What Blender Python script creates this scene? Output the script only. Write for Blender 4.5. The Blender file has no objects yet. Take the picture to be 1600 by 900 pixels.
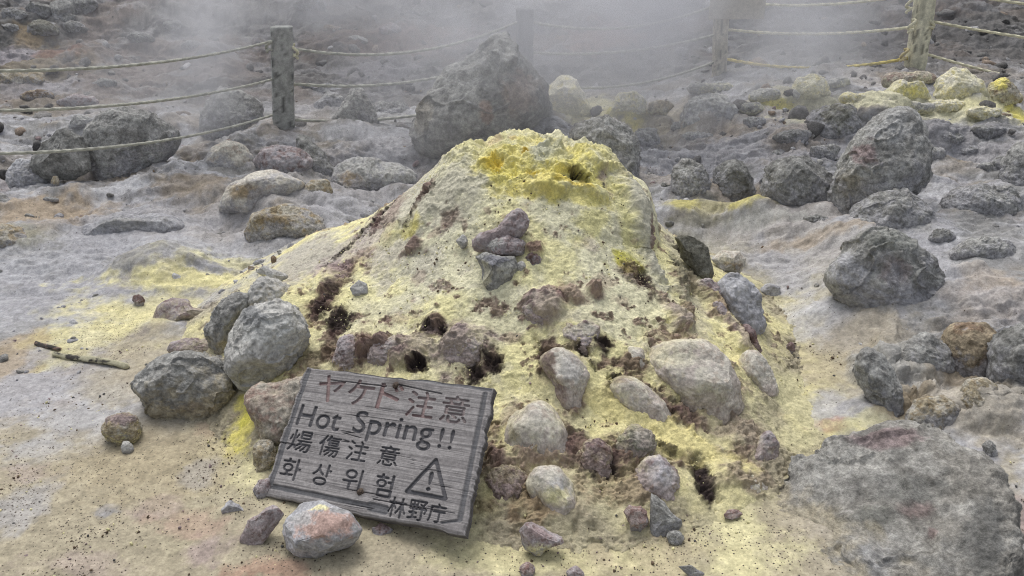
import bpy, bmesh, math, random
import numpy as np
from mathutils import Vector, Matrix
from mathutils.bvhtree import BVHTree

# ------------------------------------------------------------------ camera, sky, sun, exposure
SC = bpy.context.scene
COL = SC.collection
F = 1256.0                      # focal length in pixels of the 1600 px wide photograph
CAM = np.array([0.0, 0.0, 1.6])
PITCH = math.radians(25.0)
FW = np.array([0, math.cos(PITCH), -math.sin(PITCH)])
UP = np.array([0, math.sin(PITCH), math.cos(PITCH)])
RT = np.array([1.0, 0, 0])
cd = bpy.data.cameras.new('camera')
cd.sensor_width = 36.0
cd.lens = 36.0 * F / 1600.0
cd.clip_start = 0.05
cd.clip_end = 500
cam = bpy.data.objects.new('camera', cd)
cam.location = CAM
cam.rotation_euler = (math.pi / 2 - PITCH, 0, 0)
COL.objects.link(cam)
SC.camera = cam

SUN_EL, SUN_AZ = math.radians(62), math.radians(-20)    # overcast: a broad, weak sun behind the cloud
world = bpy.data.worlds.new('World')
SC.world = world
world.use_nodes = True
wn = world.node_tree
wn.nodes.clear()
sky = wn.nodes.new('ShaderNodeTexSky')
sky.sky_type = 'NISHITA'
sky.sun_disc = False
sky.sun_elevation = SUN_EL
sky.sun_rotation = SUN_AZ
sky.air_density = 1.0
sky.dust_density = 4.0
hs = wn.nodes.new('ShaderNodeHueSaturation')
hs.inputs['Saturation'].default_value = 0.30      # cloud cover takes most of the blue out of the sky
bg = wn.nodes.new('ShaderNodeBackground')
bg.inputs['Strength'].default_value = 0.15
wo = wn.nodes.new('ShaderNodeOutputWorld')
wn.links.new(sky.outputs[0], hs.inputs['Color'])
wn.links.new(hs.outputs[0], bg.inputs['Color'])
wn.links.new(bg.outputs[0], wo.inputs['Surface'])

sd = bpy.data.lights.new('sun', 'SUN')
sd.energy = 1.3
sd.angle = math.radians(35)
sd.color = (1.0, 0.965, 0.92)
sun = bpy.data.objects.new('sun', sd)
sun.rotation_euler = (math.pi / 2 - SUN_EL, 0, -SUN_AZ + math.pi)
COL.objects.link(sun)

SC.view_settings.view_transform = 'Standard'
SC.view_settings.look = 'None'
SC.view_settings.exposure = 0.2
SC.view_settings.gamma = 1.0
SC.view_settings.use_curve_mapping = False
SC.render.engine = 'CYCLES'
SC.cycles.use_denoising = True
SC.cycles.denoising_prefilter = 'NONE'
SC.cycles.denoising_input_passes = 'RGB_ALBEDO_NORMAL'
SC.cycles.use_adaptive_sampling = False
SC.cycles.filter_width = 1.1
SC.cycles.max_bounces = 6
SC.cycles.volume_bounces = 4
SC.cycles.volume_step_rate = 1.0
SC.cycles.volume_max_steps = 128

# ------------------------------------------------------------------ numeric helpers
rng = np.random.default_rng(7)
_T = rng.random((32, 32, 32)).astype(np.float32)


def vnoise(p, seed=0):
    """value noise in 0..1 at points p (n,3)"""
    p = np.asarray(p, np.float32) + np.float32(seed * 7.31)
    i = np.floor(p).astype(np.int64)
    f = (p - i).astype(np.float32)
    f = f * f * f * (f * (f * 6 - 15) + 10)
    i0 = i & 31
    i1 = (i + 1) & 31
    x0, y0, z0 = i0[:, 0], i0[:, 1], i0[:, 2]
    x1, y1, z1 = i1[:, 0], i1[:, 1], i1[:, 2]
    fx, fy, fz = f[:, 0], f[:, 1], f[:, 2]
    a = _T[x0, y0, z0] * (1 - fx) + _T[x1, y0, z0] * fx
    b = _T[x0, y1, z0] * (1 - fx) + _T[x1, y1, z0] * fx
    c = _T[x0, y0, z1] * (1 - fx) + _T[x1, y0, z1] * fx
    d = _T[x0, y1, z1] * (1 - fx) + _T[x1, y1, z1] * fx
    a = a * (1 - fy) + b * fy
    c = c * (1 - fy) + d * fy
    return a * (1 - fz) + c * fz


_Q = np.array([[0.00, 0.80, 0.60], [-0.80, 0.36, -0.48], [-0.60, -0.48, 0.64]], np.float32)


def fbm(p, scale=1.0, octaves=5, seed=0, gain=0.5):
    """sum of octaves, about 0..1, mean 0.5; the lattice is turned between octaves"""
    p = np.asarray(p, np.float32) * np.float32(scale)
    s = np.zeros(len(p), np.float32)
    a, t = 1.0, 0.0
    for o in range(octaves):
        p = p @ _Q
        s += a * vnoise(p, seed + o * 3)
        t += a
        a *= gain
        p = p * np.float32(2.03)
    s = s / t
    return np.clip((s - 0.5) * 1.5 + 0.5, 0, 1)


def ridged(p, scale=1.0, octaves=4, seed=0):
    p = np.asarray(p, np.float32) * np.float32(scale)
    s = np.zeros(len(p), np.float32)
    a, t = 1.0, 0.0
    for o in range(octaves):
        p = p @ _Q
        s += a * (1 - np.abs(vnoise(p, seed + o * 5) * 2 - 1)) ** 2
        t += a
        a *= 0.5
        p = p * np.float32(2.1)
    return s / t


def sstep(a, b, x):
    t = np.clip((x - a) / (b - a), 0, 1)
    return t * t * (3 - 2 * t)


def mix(a, b, m):
    return a + (b - a) * m[:, None]


def ray(px, py):
    return FW + RT * ((px - 800) / F) - UP * ((py - 450) / F)


def project(P):
    d = np.asarray(P) - CAM
    w = d @ FW
    return 800 + F * (d @ RT) / w, 450 - F * (d @ UP) / w


def at_y(px, py, y):
    d = ray(px, py)
    return CAM + d * (y / d[1])


# ------------------------------------------------------------------ terrain: smooth heights in metres
MC = np.array([0.13, 3.25])     # middle of the sulphur mound


def prof_from_px(pts, side):
    out = [(0.0, 0.78)]
    for px, py in pts:
        q = at_y(px, py, MC[1])
        out.append((abs(q[0] - MC[0]), max(q[2], -0.02)))
    out.sort()
    return out


P_LEFT = prof_from_px([(770, 220), (735, 226), (690, 252), (642, 303), (605, 335), (560, 364), (500, 388), (440, 412), (395, 436)], -1) + [(1.6, -0.05)]
P_RIGHT = prof_from_px([(945, 231), (960, 246), (985, 275), (1012, 292), (1024, 330), (1030, 372)], 1) + [(0.64, 0.25), (0.80, 0.13), (1.0, 0.03), (1.2, -0.05)]
P_FRONT = [(0, 0.775), (0.10, 0.775), (0.22, 0.735), (0.34, 0.655), (0.6, 0.475), (0.85, 0.315), (1.1, 0.165), (1.3, 0.075), (1.5, 0.0), (1.65, -0.06)]
P_BACK = [(0, 0.775), (0.15, 0.75), (0.3, 0.68), (0.6, 0.34), (0.9, 0.1), (1.1, 0.0), (1.3, -0.06)]


def mound_h(x, y):
    dx, dy = x - MC[0], y - MC[1]
    r = np.sqrt(dx * dx + dy * dy) + 1e-6
    c, s = dx / r, dy / r
    wl, wr, wf, wb = np.maximum(-c, 0) ** 2, np.maximum(c, 0) ** 2, np.maximum(-s, 0) ** 2, np.maximum(s, 0) ** 2
    q = 0
    for w, P in ((wl, P_LEFT), (wr, P_RIGHT), (wf, P_FRONT), (wb, P_BACK)):
        P = np.array(P)
        P[:, 1] = np.minimum(P[:, 1], .752 - .06 * P[:, 0])
        q = q + w * np.interp(r, P[:, 0], P[:, 1])
    return q


def base_h(x, y):
    x = np.asarray(x, float)
    y = np.asarray(y, float)
    p = np.stack([x.ravel(), y.ravel(), 0 * x.ravel()], 1)
    z = 0.27 * sstep(3.2, 7.3, y) * sstep(-1.8, 3.6, x)
    k = y - 7.5 + 0.05 * x
    z = z + 0.34 * np.where(k > 0, k * k / (k + 1.6), 0)
    z = z - 0.16 * np.maximum(y - 22, 0) * 0.6
    # outcrop rising to the right of the path round the mound
    z = z + 0.22 * sstep(1.0, 2.2, x) * sstep(1.3, 2.3, y) * (1 - 0.55 * sstep(3.0, 4.6, y))
    # lumpy crust between the mound and the fence
    m = sstep(2.9, 4.2, y) * (1 - 0.75 * (1 - sstep(-2.6, -1.2, x)) * (1 - sstep(4.0, 5.2, y)))
    m = m * (1 - .8 * sstep(6.3, 6.9, y) * sstep(8.6, 7.8, y))
    n1 = fbm(p, 1.7, 3, 3).reshape(x.shape) - 0.5
    n2 = ridged(p, 1.15, 2, 9).reshape(x.shape) - 0.45
    z = z + m * (0.26 * n1 + 0.09 * n2)
    mr = sstep(1.05, 1.6, x) * sstep(1.6, 2.4, y) * (1 - sstep(3.2, 4.0, y))
    z = z + mr * 0.07 * (ridged(p, 2.6, 3, 21).reshape(x.shape) - 0.5)
    z = z + 0.03 * n1 * (1 - m)
    return z


def surf_h(x, y):
    return np.maximum(base_h(x, y), mound_h(x, y))


_ts = np.geomspace(0.9, 40, 1400)


def hit(px, py, fn=None):
    """where the sight line through a pixel of the photograph meets the terrain"""
    d = ray(px, py)
    P = CAM + d * _ts[:, None]
    g = P[:, 2] - (fn or surf_h)(P[:, 0], P[:, 1])
    k = np.argmax(g < 0)
    if g[k] >= 0:
        k = len(_ts) - 1
    if k > 0:
        a = g[k - 1] / (g[k - 1] - g[k] + 1e-9)
        t = _ts[k - 1] + (_ts[k] - _ts[k - 1]) * min(max(a, 0), 1)
    else:
        t = _ts[0]
    return CAM + d * t


def normal_at(x, y, e=0.04):
    xs = np.array([x + e, x - e, x, x])
    ys = np.array([y, y, y + e, y - e])
    h = surf_h(xs, ys)
    n = np.array([-(h[0] - h[1]) / (2 * e), -(h[2] - h[3]) / (2 * e), 1.0])
    return n / np.linalg.norm(n)


# ------------------------------------------------------------------ object helpers
def tag(o, label=None, cat=None, group=None, kind=None):
    if label:
        o['label'] = label
    if cat:
        o['category'] = cat
    if group:
        o['group'] = group
    if kind:
        o['kind'] = kind
    return o


def mesh_np(name, V, Fq, mat, col=None, parent=None, loc=None, attrs=None, smooth=True):
    me = bpy.data.meshes.new(name)
    V = np.asarray(V, np.float32)
    Fq = np.asarray(Fq, np.int32)
    k = Fq.shape[1]
    me.vertices.add(len(V))
    me.vertices.foreach_set('co', V.ravel())
    me.loops.add(Fq.size)
    me.loops.foreach_set('vertex_index', Fq.ravel())
    me.polygons.add(len(Fq))
    me.polygons.foreach_set('loop_start', np.arange(len(Fq), dtype=np.int32) * k)
    me.polygons.foreach_set('loop_total', np.full(len(Fq), k, np.int32))
    if smooth:
        me.polygons.foreach_set('use_smooth', np.ones(len(Fq), bool))
    me.update(calc_edges=True)
    if col is not None:
        a = me.attributes.new('tint', 'FLOAT_COLOR', 'POINT')
        c4 = np.ones((len(V), 4), np.float32)
        c4[:, :3] = col
        a.data.foreach_set('color', c4.ravel())
    for n, v in (attrs or {}).items():
        a = me.attributes.new(n, 'FLOAT', 'POINT')
        a.data.foreach_set('value', np.asarray(v, np.float32))
    me.materials.append(mat)
    o = bpy.data.objects.new(name, me)
    COL.objects.link(o)
    if parent is not None:
        o.parent = parent
    if loc is not None:
        o.location = loc
    return o


def grid_faces(nr, nc):
    i = np.arange((nr - 1) * (nc - 1))
    r, c = i // (nc - 1), i % (nc - 1)
    a = r * nc + c
    return np.stack([a, a + 1, a + nc + 1, a + nc], 1)


def grid_normals(P):
    du = np.gradient(P, axis=1)
    dv = np.gradient(P, axis=0)
    n = np.cross(du, dv)
    n /= np.linalg.norm(n, axis=2, keepdims=True) + 1e-12
    n[n[..., 2] < 0] *= -1
    return n


def mineral(name, fine=150.0, bump=0.35, rough=0.93, grit=0.0, contrast=0.28, dist=0.004, ridge=0.5, relief=False):
    """weathered rock, mud or sulphur crust: the object's own stains and painted crevice shade in the attribute 'tint', grain and pits added here"""
    m = bpy.data.materials.new(name)
    m.use_nodes = True
    nt = m.node_tree
    N, L = nt.nodes, nt.links
    b = N['Principled BSDF']
    b.inputs['Roughness'].default_value = rough
    b.inputs['Specular IOR Level'].default_value = 0.25
    at = N.new('ShaderNodeAttribute')
    at.attribute_name = 'tint'
    tc = N.new('ShaderNodeTexCoord')

    def noise(scale, det, rg=0.6):
        n = N.new('ShaderNodeTexNoise')
        n.inputs['Scale'].default_value = scale
        n.inputs['Detail'].default_value = det
        n.inputs['Roughness'].default_value = rg
        L.new(tc.outputs['Object'], n.inputs['Vector'])
        return n

    def math_(op, a, b_):
        n = N.new('ShaderNodeMath')
        n.operation = op
        for i, v in enumerate((a, b_)):
            if isinstance(v, (int, float)):
                n.inputs[i].default_value = v
            else:
                L.new(v, n.inputs[i])
        return n.outputs[0]
    n1 = noise(fine * .8, 6, 0.78)
    n2 = noise(fine * 0.26, 8, 0.78)
    n3 = noise(fine * 0.09, 9, 0.62)
    n3.noise_type = 'RIDGED_MULTIFRACTAL'
    n3.inputs['Distortion'].default_value = 0.5

    def contr(o, k):
        mr_ = N.new('ShaderNodeMapRange')
        mr_.inputs['From Min'].default_value = 0.3
        mr_.inputs['From Max'].default_value = 0.7
        mr_.inputs['To Min'].default_value = 1 - k
        mr_.inputs['To Max'].default_value = 1 + k
        L.new(o, mr_.inputs['Value'])
        return mr_.outputs[0]
    fac = math_('MULTIPLY', contr(n1.outputs[0], contrast), contr(n2.outputs[0], contrast * 1.3))
    v = N.new('ShaderNodeVectorMath')
    v.operation = 'SCALE'
    L.new(at.outputs['Color'], v.inputs[0])
    L.new(fac, v.inputs['Scale'])
    colr = v.outputs[0]
    h = math_('ADD', math_('ADD', math_('MULTIPLY', n1.outputs[0], 0.55), math_('MULTIPLY', n2.outputs[0], .8)), math_('MULTIPLY', n3.outputs[0], ridge))
    if grit > 0:
        ag = N.new('ShaderNodeAttribute')
        ag.attribute_name = 'grit'
        w = N.new('ShaderNodeTexVoronoi')
        w.inputs['Scale'].default_value = grit
        L.new(tc.outputs['Object'], w.inputs['Vector'])
        sepc = N.new('ShaderNodeSeparateColor')
        L.new(w.outputs['Color'], sepc.inputs[0])
        thr = math_('LESS_THAN', sepc.outputs[0], ag.outputs['Fac'])
        near = math_('LESS_THAN', w.outputs['Distance'], math_('ADD', math_('MULTIPLY', sepc.outputs[1], 0.28), 0.16))
        on = math_('MULTIPLY', thr, near)
        mx = N.new('ShaderNodeMix')
        mx.data_type = 'RGBA'
        L.new(on, mx.inputs['Factor'])
        L.new(colr, mx.inputs[6])
        mx.inputs[7].default_value = (0.07, 0.055, 0.045, 1)
        colr = mx.outputs[2]
        h = math_('ADD', h, math_('MULTIPLY', on, 0.5))
    if relief:
        ar = N.new('ShaderNodeAttribute')
        ar.attribute_name = 'relief'
        h = math_('MULTIPLY', h, ar.outputs['Fac'])
    L.new(colr, b.inputs['Base Color'])
    bp = N.new('ShaderNodeBump')
    bp.inputs['Strength'].default_value = bump
    bp.inputs['Distance'].default_value = dist
    L.new(h, bp.inputs['Height'])
    L.new(bp.outputs[0], b.inputs['Normal'])
    return m


M_GROUND = mineral('ground_crust', 140, 0.6, 0.95, grit=150.0, contrast=0.25, dist=0.014, ridge=.3, relief=True)
M_MOUND = mineral('sulphur_crust', 210, 0.7, 0.97, grit=0, contrast=0.24, dist=0.008, ridge=0)
M_ROCK = mineral('weathered_rock', 140, 0.7, 0.9, contrast=0.42, dist=0.013, ridge=.45)
M_SMOOTH = mineral('smooth_rock', 190, 0.45, 0.88, contrast=0.26, dist=0.008, ridge=.12)
M_LAYER = mineral('broken_rock', 110, 0.8, 0.9, contrast=0.36, dist=0.012, ridge=.7)
M_WOOD = mineral('weathered_wood', 160, 0.4, 0.85, contrast=0.22, dist=0.003, ridge=0)
M_ROPE = mineral('rope_fibre', 300, 0.3, 0.9, contrast=0.2, dist=0.002, ridge=0)
M_RUST = mineral('rusty_iron', 400, 0.5, 0.7, contrast=0.4, dist=0.002)


def C(*v):
    return np.array(v, np.float32)


SULPHUR = C(.70, .66, .375)
SULPHUR_PALE = C(.665, .64, .455)
SULPHUR_RICH = C(.74, .665, .19)
LIME = C(.50, .47, .07)
SAND = C(.35, .312, .228)
SAND_OR = C(.335, .275, .205)
LILAC = C(.318, .317, .335)
CRUST = C(.445, .448, .468)
GREY = C(.265, .262, .25)
DGREY = C(.12, .12, .117)
OLIVE = C(.17, .165, .125)
OCHRE = C(.25, .19, .11)
MAROON = C(.145, .092, .083)
MAUVE = C(.30, .235, .235)
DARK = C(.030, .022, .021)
PINK = C(.40, .27, .225)
BRICK = C(.25, .13, .10)
BROWN = C(.17, .125, .085)


class Blob:
    """an oval patch on the terrain, given where the photograph shows it and kept in metres"""

    def __init__(s, px, py, rx, ry, rot=0.0):
        s.c = hit(px, py)
        n = normal_at(s.c[0], s.c[1])
        v = s.c - CAM
        dep = v @ FW
        v = v / np.linalg.norm(v)
        e1 = RT - n * (RT @ n)
        e1 /= np.linalg.norm(e1)
        e2 = np.cross(n, e1)
        fs = max(abs(v @ n), 0.16)
        a = math.radians(rot)
        s.e1, s.e2 = e1, e2
        s.rx, s.ry = rx * dep / F, ry * dep / F / fs
        s.ca, s.sa = math.cos(a), math.sin(a)
        s.R = 2.0 * max(s.rx, s.ry)
        s.n = n

    def dist(s, P):
        d = P - s.c
        u, v = d @ s.e1, d @ s.e2
        u, v = u * s.ca + v * s.sa, -u * s.sa + v * s.ca
        w = d @ s.n
        return np.sqrt((u / s.rx) ** 2 + (v / s.ry) ** 2 + (w / (1.2 * max(s.rx, s.ry) + 0.03)) ** 2)


def paint(P, col, blobs, seed=50, wn=None, edge=0.55, alt=None):
    """blobs: (px,py,rx,ry,colour,strength[,rot]) laid on in order with ragged edges"""
    if wn is None:
        wn = fbm(P, 14, 5, seed, 0.6)
    for b in blobs:
        B = Blob(*b[:4], rot=b[6] if len(b) > 6 else 0)
        idx = np.nonzero(np.sum((P - B.c) ** 2, 1) < B.R ** 2)[0]
        if not len(idx):
            continue
        d = B.dist(P[idx]) + (wn[idx] - 0.5) * 1.2 + (fbm(P[idx], min(120, 1.1 / min(B.rx, B.ry)), 5, seed, .65) - .5) * .9
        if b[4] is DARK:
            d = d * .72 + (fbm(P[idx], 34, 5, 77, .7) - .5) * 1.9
        m = sstep(1.0 + edge * .5, 1.0 - edge, d) * b[5]
        col[idx] = mix(col[idx], b[4], m)


def dig(P, Nn, blobs, wn):
    """blobs: (px,py,rx,ry,depth_m[,rot]); positive digs in, negative swells"""
    D = np.zeros(len(P), np.float32)
    for b in blobs:
        B = Blob(*b[:4], rot=b[5] if len(b) > 5 else 0)
        idx = np.nonzero(np.sum((P - B.c) ** 2, 1) < B.R ** 2)[0]
        if not len(idx):
            continue
        d = B.dist(P[idx]) + (wn[idx] - 0.5) * (0.9 if b[4] > 0 else 0.8)
        if b[4] > 0:
            d = d + (fbm(P[idx], min(120, .8 / min(B.rx, B.ry)), 5, 4, .7) - .5) * 2.2
        D[idx] -= b[4] * ((.5 if b[4] > .1 else .34) if b[4] > 0 else 1) * sstep(1.15, 0.35, d)
    return D


# ------------------------------------------------------------------ where every rock stands (built further down, after the ground they are bedded in)
PLAN = []


def rock(name, label, cat, pts, kind, sink=.6, thick=.8, style='round', dust=None, amt=.5, fringe=0, group=None, spots=None, boxy=.85, bed=None, extra=0.0, plane=None):
    """a stone whose outline, as the photograph shows it, stands at its own distance with its own thickness"""
    s = len(PLAN) + 1
    rr = np.random.default_rng(1000 + s)
    pts = np.array(pts, float)
    if pts.shape[0] == 1:                            # (px,py,rx,ry)
        px, py, rx, ry = pts[0][:4]
        a = np.linspace(0, 2 * np.pi, 9)[:-1] + rr.random() * .6
        k = 1 + (rr.random(8) - .5) * .5
        pts = np.stack([px + rx * k * np.cos(a), py + ry * k * np.sin(a)], 1)
    lo, hi = pts.min(0), pts.max(0)
    nxt = np.roll(pts, -1, 0)
    cr = pts[:, 0] * nxt[:, 1] - nxt[:, 0] * pts[:, 1]
    A = cr.sum() / 2
    cx, cy = ((pts + nxt) * cr[:, None]).sum(0) / (6 * A)
    # a bedded rock goes on below the line where the ground meets it
    k, f = (.75, .55) if sink >= .55 else (.45, .45) if sink >= .44 else (.18, -.05) if group == G8 else (.18, .16)
    if group in (G6, G7):
        k, f = .3, .15
    foot = hi[1]
    f += .26 if group == G1 else .12 if group == G3 and sink >= .44 else 0
    if plane is None:
        pts[:, 1] = np.where(pts[:, 1] > cy, cy + (pts[:, 1] - cy) * (1 + k), pts[:, 1])
        nxt = np.roll(pts, -1, 0)
        cr = pts[:, 0] * nxt[:, 1] - nxt[:, 0] * pts[:, 1]
        A = cr.sum() / 2
        cx, cy = ((pts + nxt) * cr[:, None]).sum(0) / (6 * A)
    h = hit(cx, min(foot, 990), base_h if group in (G3, G4, G6, G7) and not (cx < 1200 and cy > 340 and group == G3) else None)
    dep = (h - CAM) @ FW + extra
    dep += f * thick * math.sqrt(abs(A) / math.pi) * dep / F
    ctr = CAM + ray(cx, cy) * dep
    Rm = math.sqrt(abs(A) / math.pi) * dep / F
    if bed is None:
        bed = .0 if sink < .38 else .06 if sink <= .5 else .30 if group == G1 else .22
    PLAN.append(dict(name=name, label=label, cat=cat, pts=pts, kind=kind, thick=thick, style=style, dust=dust, amt=amt, fringe=fringe, group=group, spots=spots, boxy=boxy,
                     s=s, lo=lo, hi=hi, cx=cx, cy=cy, dep=dep, ctr=ctr, Rm=Rm, bed=bed, plane=plane, hw=(hi[0] - lo[0]) / 2 * dep / F, sink=sink))


def bedding(P, wn):
    """mud and crust piled up round the bedded rocks"""
    out = np.zeros(len(P), np.float32)
    for r in PLAN:
        if r['bed'] <= 0:
            continue
        a, b = r['hw'], max(r['thick'] * r['Rm'], .6 * r['hw'])
        dx, dy = (P[:, 0] - r['ctr'][0]) / a, (P[:, 1] - r['ctr'][1]) / b
        idx = np.nonzero((np.abs(dx) < 2.2) & (np.abs(dy) < 2.2))[0]
        d = np.sqrt(dx[idx] ** 2 + dy[idx] ** 2) + (wn[idx] - .5) * .8
        out[idx] = np.maximum(out[idx], min(r['bed'] * r['Rm'], .10) * sstep(1.9, .7, d))
    return out


SUL, WHT = SULPHUR * .95, CRUST * 1.0
G1, G2, G3, G4 = 'boulders embedded in the sulphur mound', 'loose stones on the sand in front of the mound', 'grey boulders on the crust right of the mound', 'boulders under the steam by the rope fence'
G8 = 'stones lying on the upper mound face'
G5, G6, G7 = 'rocks heaped at the left foot of the mound', 'yellow crusted blocks by the rope fence', 'dark boulders on the far hillside'

# -- foreground
rock('boulder', 'huge flat streaked grey boulder filling the bottom right corner', 'boulder', [(1196, 800), (1195, 762), (1245, 720), (1305, 690), (1340, 672), (1400, 665), (1455, 680), (1505, 705), (1545, 745), (1580, 795), (1598, 840), (1588, 915), (1500, 985), (1330, 985), (1245, 905), (1243, 850)], 'slab', sink=.5, thick=.34, boxy=.62, group=None, bed=.06, plane=((1225, 800), (-.24, -.10, 1.0)),
     spots=[(1330, 880, 80, 60, C(.31, .31, .31)), (1420, 760, 60, 30, C(.17, .17, .16)), (1430, 790, 34, 12, C(.24, .19, .18)), (1455, 828, 10, 8, C(.23, .18, .17)), (1390, 680, 70, 14, MAUVE * .8), (1230, 775, 40, 40, C(.30, .29, .27)), (1540, 850, 35, 60, C(.13, .13, .125)), (1370, 800, 40, 16, C(.16, .16, .145))])
rock('stone', 'pinkish orange flat stone leaning against the lower edge of the wooden sign', 'stone', [(424, 835), (437, 808), (468, 789), (500, 789), (540, 806), (557, 828), (545, 853), (505, 871), (465, 876), (432, 862)], 'lilac', sink=.35, thick=.8, style='angular', group=G2, spots=[(505, 818, 50, 22, PINK * 1.12), (470, 810, 20, 12, C(.42, .42, .42)), (495, 792, 16, 5, SULPHUR)], boxy=.7)
rock('stone', 'narrow lilac grey wedge of stone left of the pinkish stone by the sign', 'stone', [(377, 840), (392, 808), (413, 791), (424, 789), (440, 806), (432, 820), (402, 851), (386, 853)], 'mauve', sink=.35, thick=.7, style='angular', group=G2, dust=LILAC * 1.2, amt=.4)
rock('stone', 'mauve stone with a sulphur stained edge alone on the sand right of the sign', 'stone', [(812, 832), (824, 820), (852, 818), (883, 841), (876, 851), (845, 876), (817, 860)], 'mauve', sink=.4, thick=.7, style='angular', group=G2, spots=[(840, 862, 30, 12, SULPHUR * .9), (850, 830, 24, 10, MAUVE * 1.25)])
rock('stone', 'reddish angular stone touching the grey pointed stone', 'stone', [(967, 795), (980, 788), (1005, 787), (1018, 815), (1004, 837), (985, 829), (972, 812)], 'red', sink=.4, thick=.8, style='angular', group=G2)
rock('stone', 'blue grey pointed stone between the reddish stone and a round pebble', 'stone', [(1018, 805), (1020, 775), (1040, 784), (1072, 814), (1066, 828), (1046, 832), (1030, 836), (1019, 830)], 'grey', sink=.4, thick=.8, style='angular', group=G2, dust=C(.38, .39, .38), amt=.5)
rock('pebble', 'small round grey pebble tucked under the pointed stone', 'pebble', [(1055, 839, 12, 12)], 'grey', sink=.4, group=G2)
rock('pebble', 'small reddish pebble alone on yellow sand left of the big corner boulder', 'pebble', [(1144, 803, 14, 9)], 'red', sink=.4, style='angular', group=G2)
rock('pebble', 'pinkish pebble cut by the bottom edge below the mauve stone', 'pebble', [(825, 890, 13, 12)], 'red', sink=.5, group=G2)
rock('pebble', 'mauve pebble at the bottom edge right of the pinkish pebble', 'pebble', [(900, 895, 13, 11)], 'mauve', sink=.5, group=G2)
rock('stone', 'thin blue grey flake of stone on the sand at the bottom edge', 'stone', [(1062, 886), (1082, 884), (1100, 895), (1098, 904), (1075, 898)], 'grey', sink=.5, thick=.5, style='angular', group=G2)
rock('stone', 'flat dark red stone in shade under the lower edge of the sign', 'stone', [(575, 822), (595, 818), (612, 828), (606, 838), (580, 836)], 'maroon', sink=.5, thick=.7, style='angular', group=G2)
rock('stone', 'lilac half buried stone with a red side on the sand left of the wedge', 'stone', [(342, 795), (358, 784), (375, 786), (384, 797), (370, 806), (350, 805)], 'lilac', sink=.7, thick=.8, style='angular', group=G2, spots=[(360, 806, 24, 6, BRICK * 1.2)])
rock('stone', 'mauve stone poking from under the lower left corner of the sign', 'stone', [(396, 765), (405, 750), (420, 748), (426, 765), (416, 776), (402, 776)], 'mauve', sink=.5, group=G2)
# -- boulders in the lower mound
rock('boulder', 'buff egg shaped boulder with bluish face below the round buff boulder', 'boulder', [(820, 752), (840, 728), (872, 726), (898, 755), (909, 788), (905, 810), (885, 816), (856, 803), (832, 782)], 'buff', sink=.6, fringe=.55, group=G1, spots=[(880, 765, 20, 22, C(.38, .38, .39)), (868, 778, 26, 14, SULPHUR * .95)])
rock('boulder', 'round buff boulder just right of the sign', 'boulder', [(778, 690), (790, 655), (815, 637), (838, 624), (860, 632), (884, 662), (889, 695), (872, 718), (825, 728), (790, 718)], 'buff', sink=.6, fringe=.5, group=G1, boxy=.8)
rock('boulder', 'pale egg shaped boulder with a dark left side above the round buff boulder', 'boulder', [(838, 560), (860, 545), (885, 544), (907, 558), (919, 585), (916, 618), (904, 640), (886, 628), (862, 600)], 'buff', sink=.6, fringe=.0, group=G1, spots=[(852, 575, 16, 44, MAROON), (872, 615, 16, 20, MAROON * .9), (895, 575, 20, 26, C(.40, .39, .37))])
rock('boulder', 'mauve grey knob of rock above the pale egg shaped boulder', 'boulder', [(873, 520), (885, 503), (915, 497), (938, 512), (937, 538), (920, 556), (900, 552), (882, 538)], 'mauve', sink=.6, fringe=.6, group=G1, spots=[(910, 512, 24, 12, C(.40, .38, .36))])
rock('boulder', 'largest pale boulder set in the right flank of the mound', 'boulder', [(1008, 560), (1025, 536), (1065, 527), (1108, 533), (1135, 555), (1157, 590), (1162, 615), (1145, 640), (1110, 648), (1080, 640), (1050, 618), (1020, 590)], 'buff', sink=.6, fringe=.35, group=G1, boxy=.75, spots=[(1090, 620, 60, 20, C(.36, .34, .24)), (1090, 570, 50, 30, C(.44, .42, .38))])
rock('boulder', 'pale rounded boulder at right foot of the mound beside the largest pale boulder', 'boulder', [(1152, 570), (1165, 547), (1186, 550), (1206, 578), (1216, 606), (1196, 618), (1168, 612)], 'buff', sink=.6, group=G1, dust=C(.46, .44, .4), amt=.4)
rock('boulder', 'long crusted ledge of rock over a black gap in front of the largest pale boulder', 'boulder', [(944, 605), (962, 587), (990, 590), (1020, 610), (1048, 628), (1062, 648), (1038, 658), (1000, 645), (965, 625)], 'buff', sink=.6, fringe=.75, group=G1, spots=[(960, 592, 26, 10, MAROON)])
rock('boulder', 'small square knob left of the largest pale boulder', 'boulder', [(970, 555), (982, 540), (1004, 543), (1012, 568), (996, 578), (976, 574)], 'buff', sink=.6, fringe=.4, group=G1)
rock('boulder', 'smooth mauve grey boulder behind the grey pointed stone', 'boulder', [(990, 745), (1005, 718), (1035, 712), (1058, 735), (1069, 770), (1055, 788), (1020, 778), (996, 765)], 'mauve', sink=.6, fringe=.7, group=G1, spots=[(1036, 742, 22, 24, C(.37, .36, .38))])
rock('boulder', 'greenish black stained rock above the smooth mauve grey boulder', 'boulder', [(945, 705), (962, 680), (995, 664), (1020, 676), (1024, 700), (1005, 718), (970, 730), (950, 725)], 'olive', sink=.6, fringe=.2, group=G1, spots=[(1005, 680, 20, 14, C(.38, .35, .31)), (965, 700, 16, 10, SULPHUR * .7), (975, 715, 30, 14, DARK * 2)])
rock('boulder', 'fuzzy purple brown lump left of the greenish black rock', 'boulder', [(899, 715), (915, 692), (938, 685), (955, 702), (955, 730), (930, 742), (908, 735)], 'maroon', sink=.6, fringe=.5, group=G1, dust=MAUVE * 1.1, amt=.5)
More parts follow.
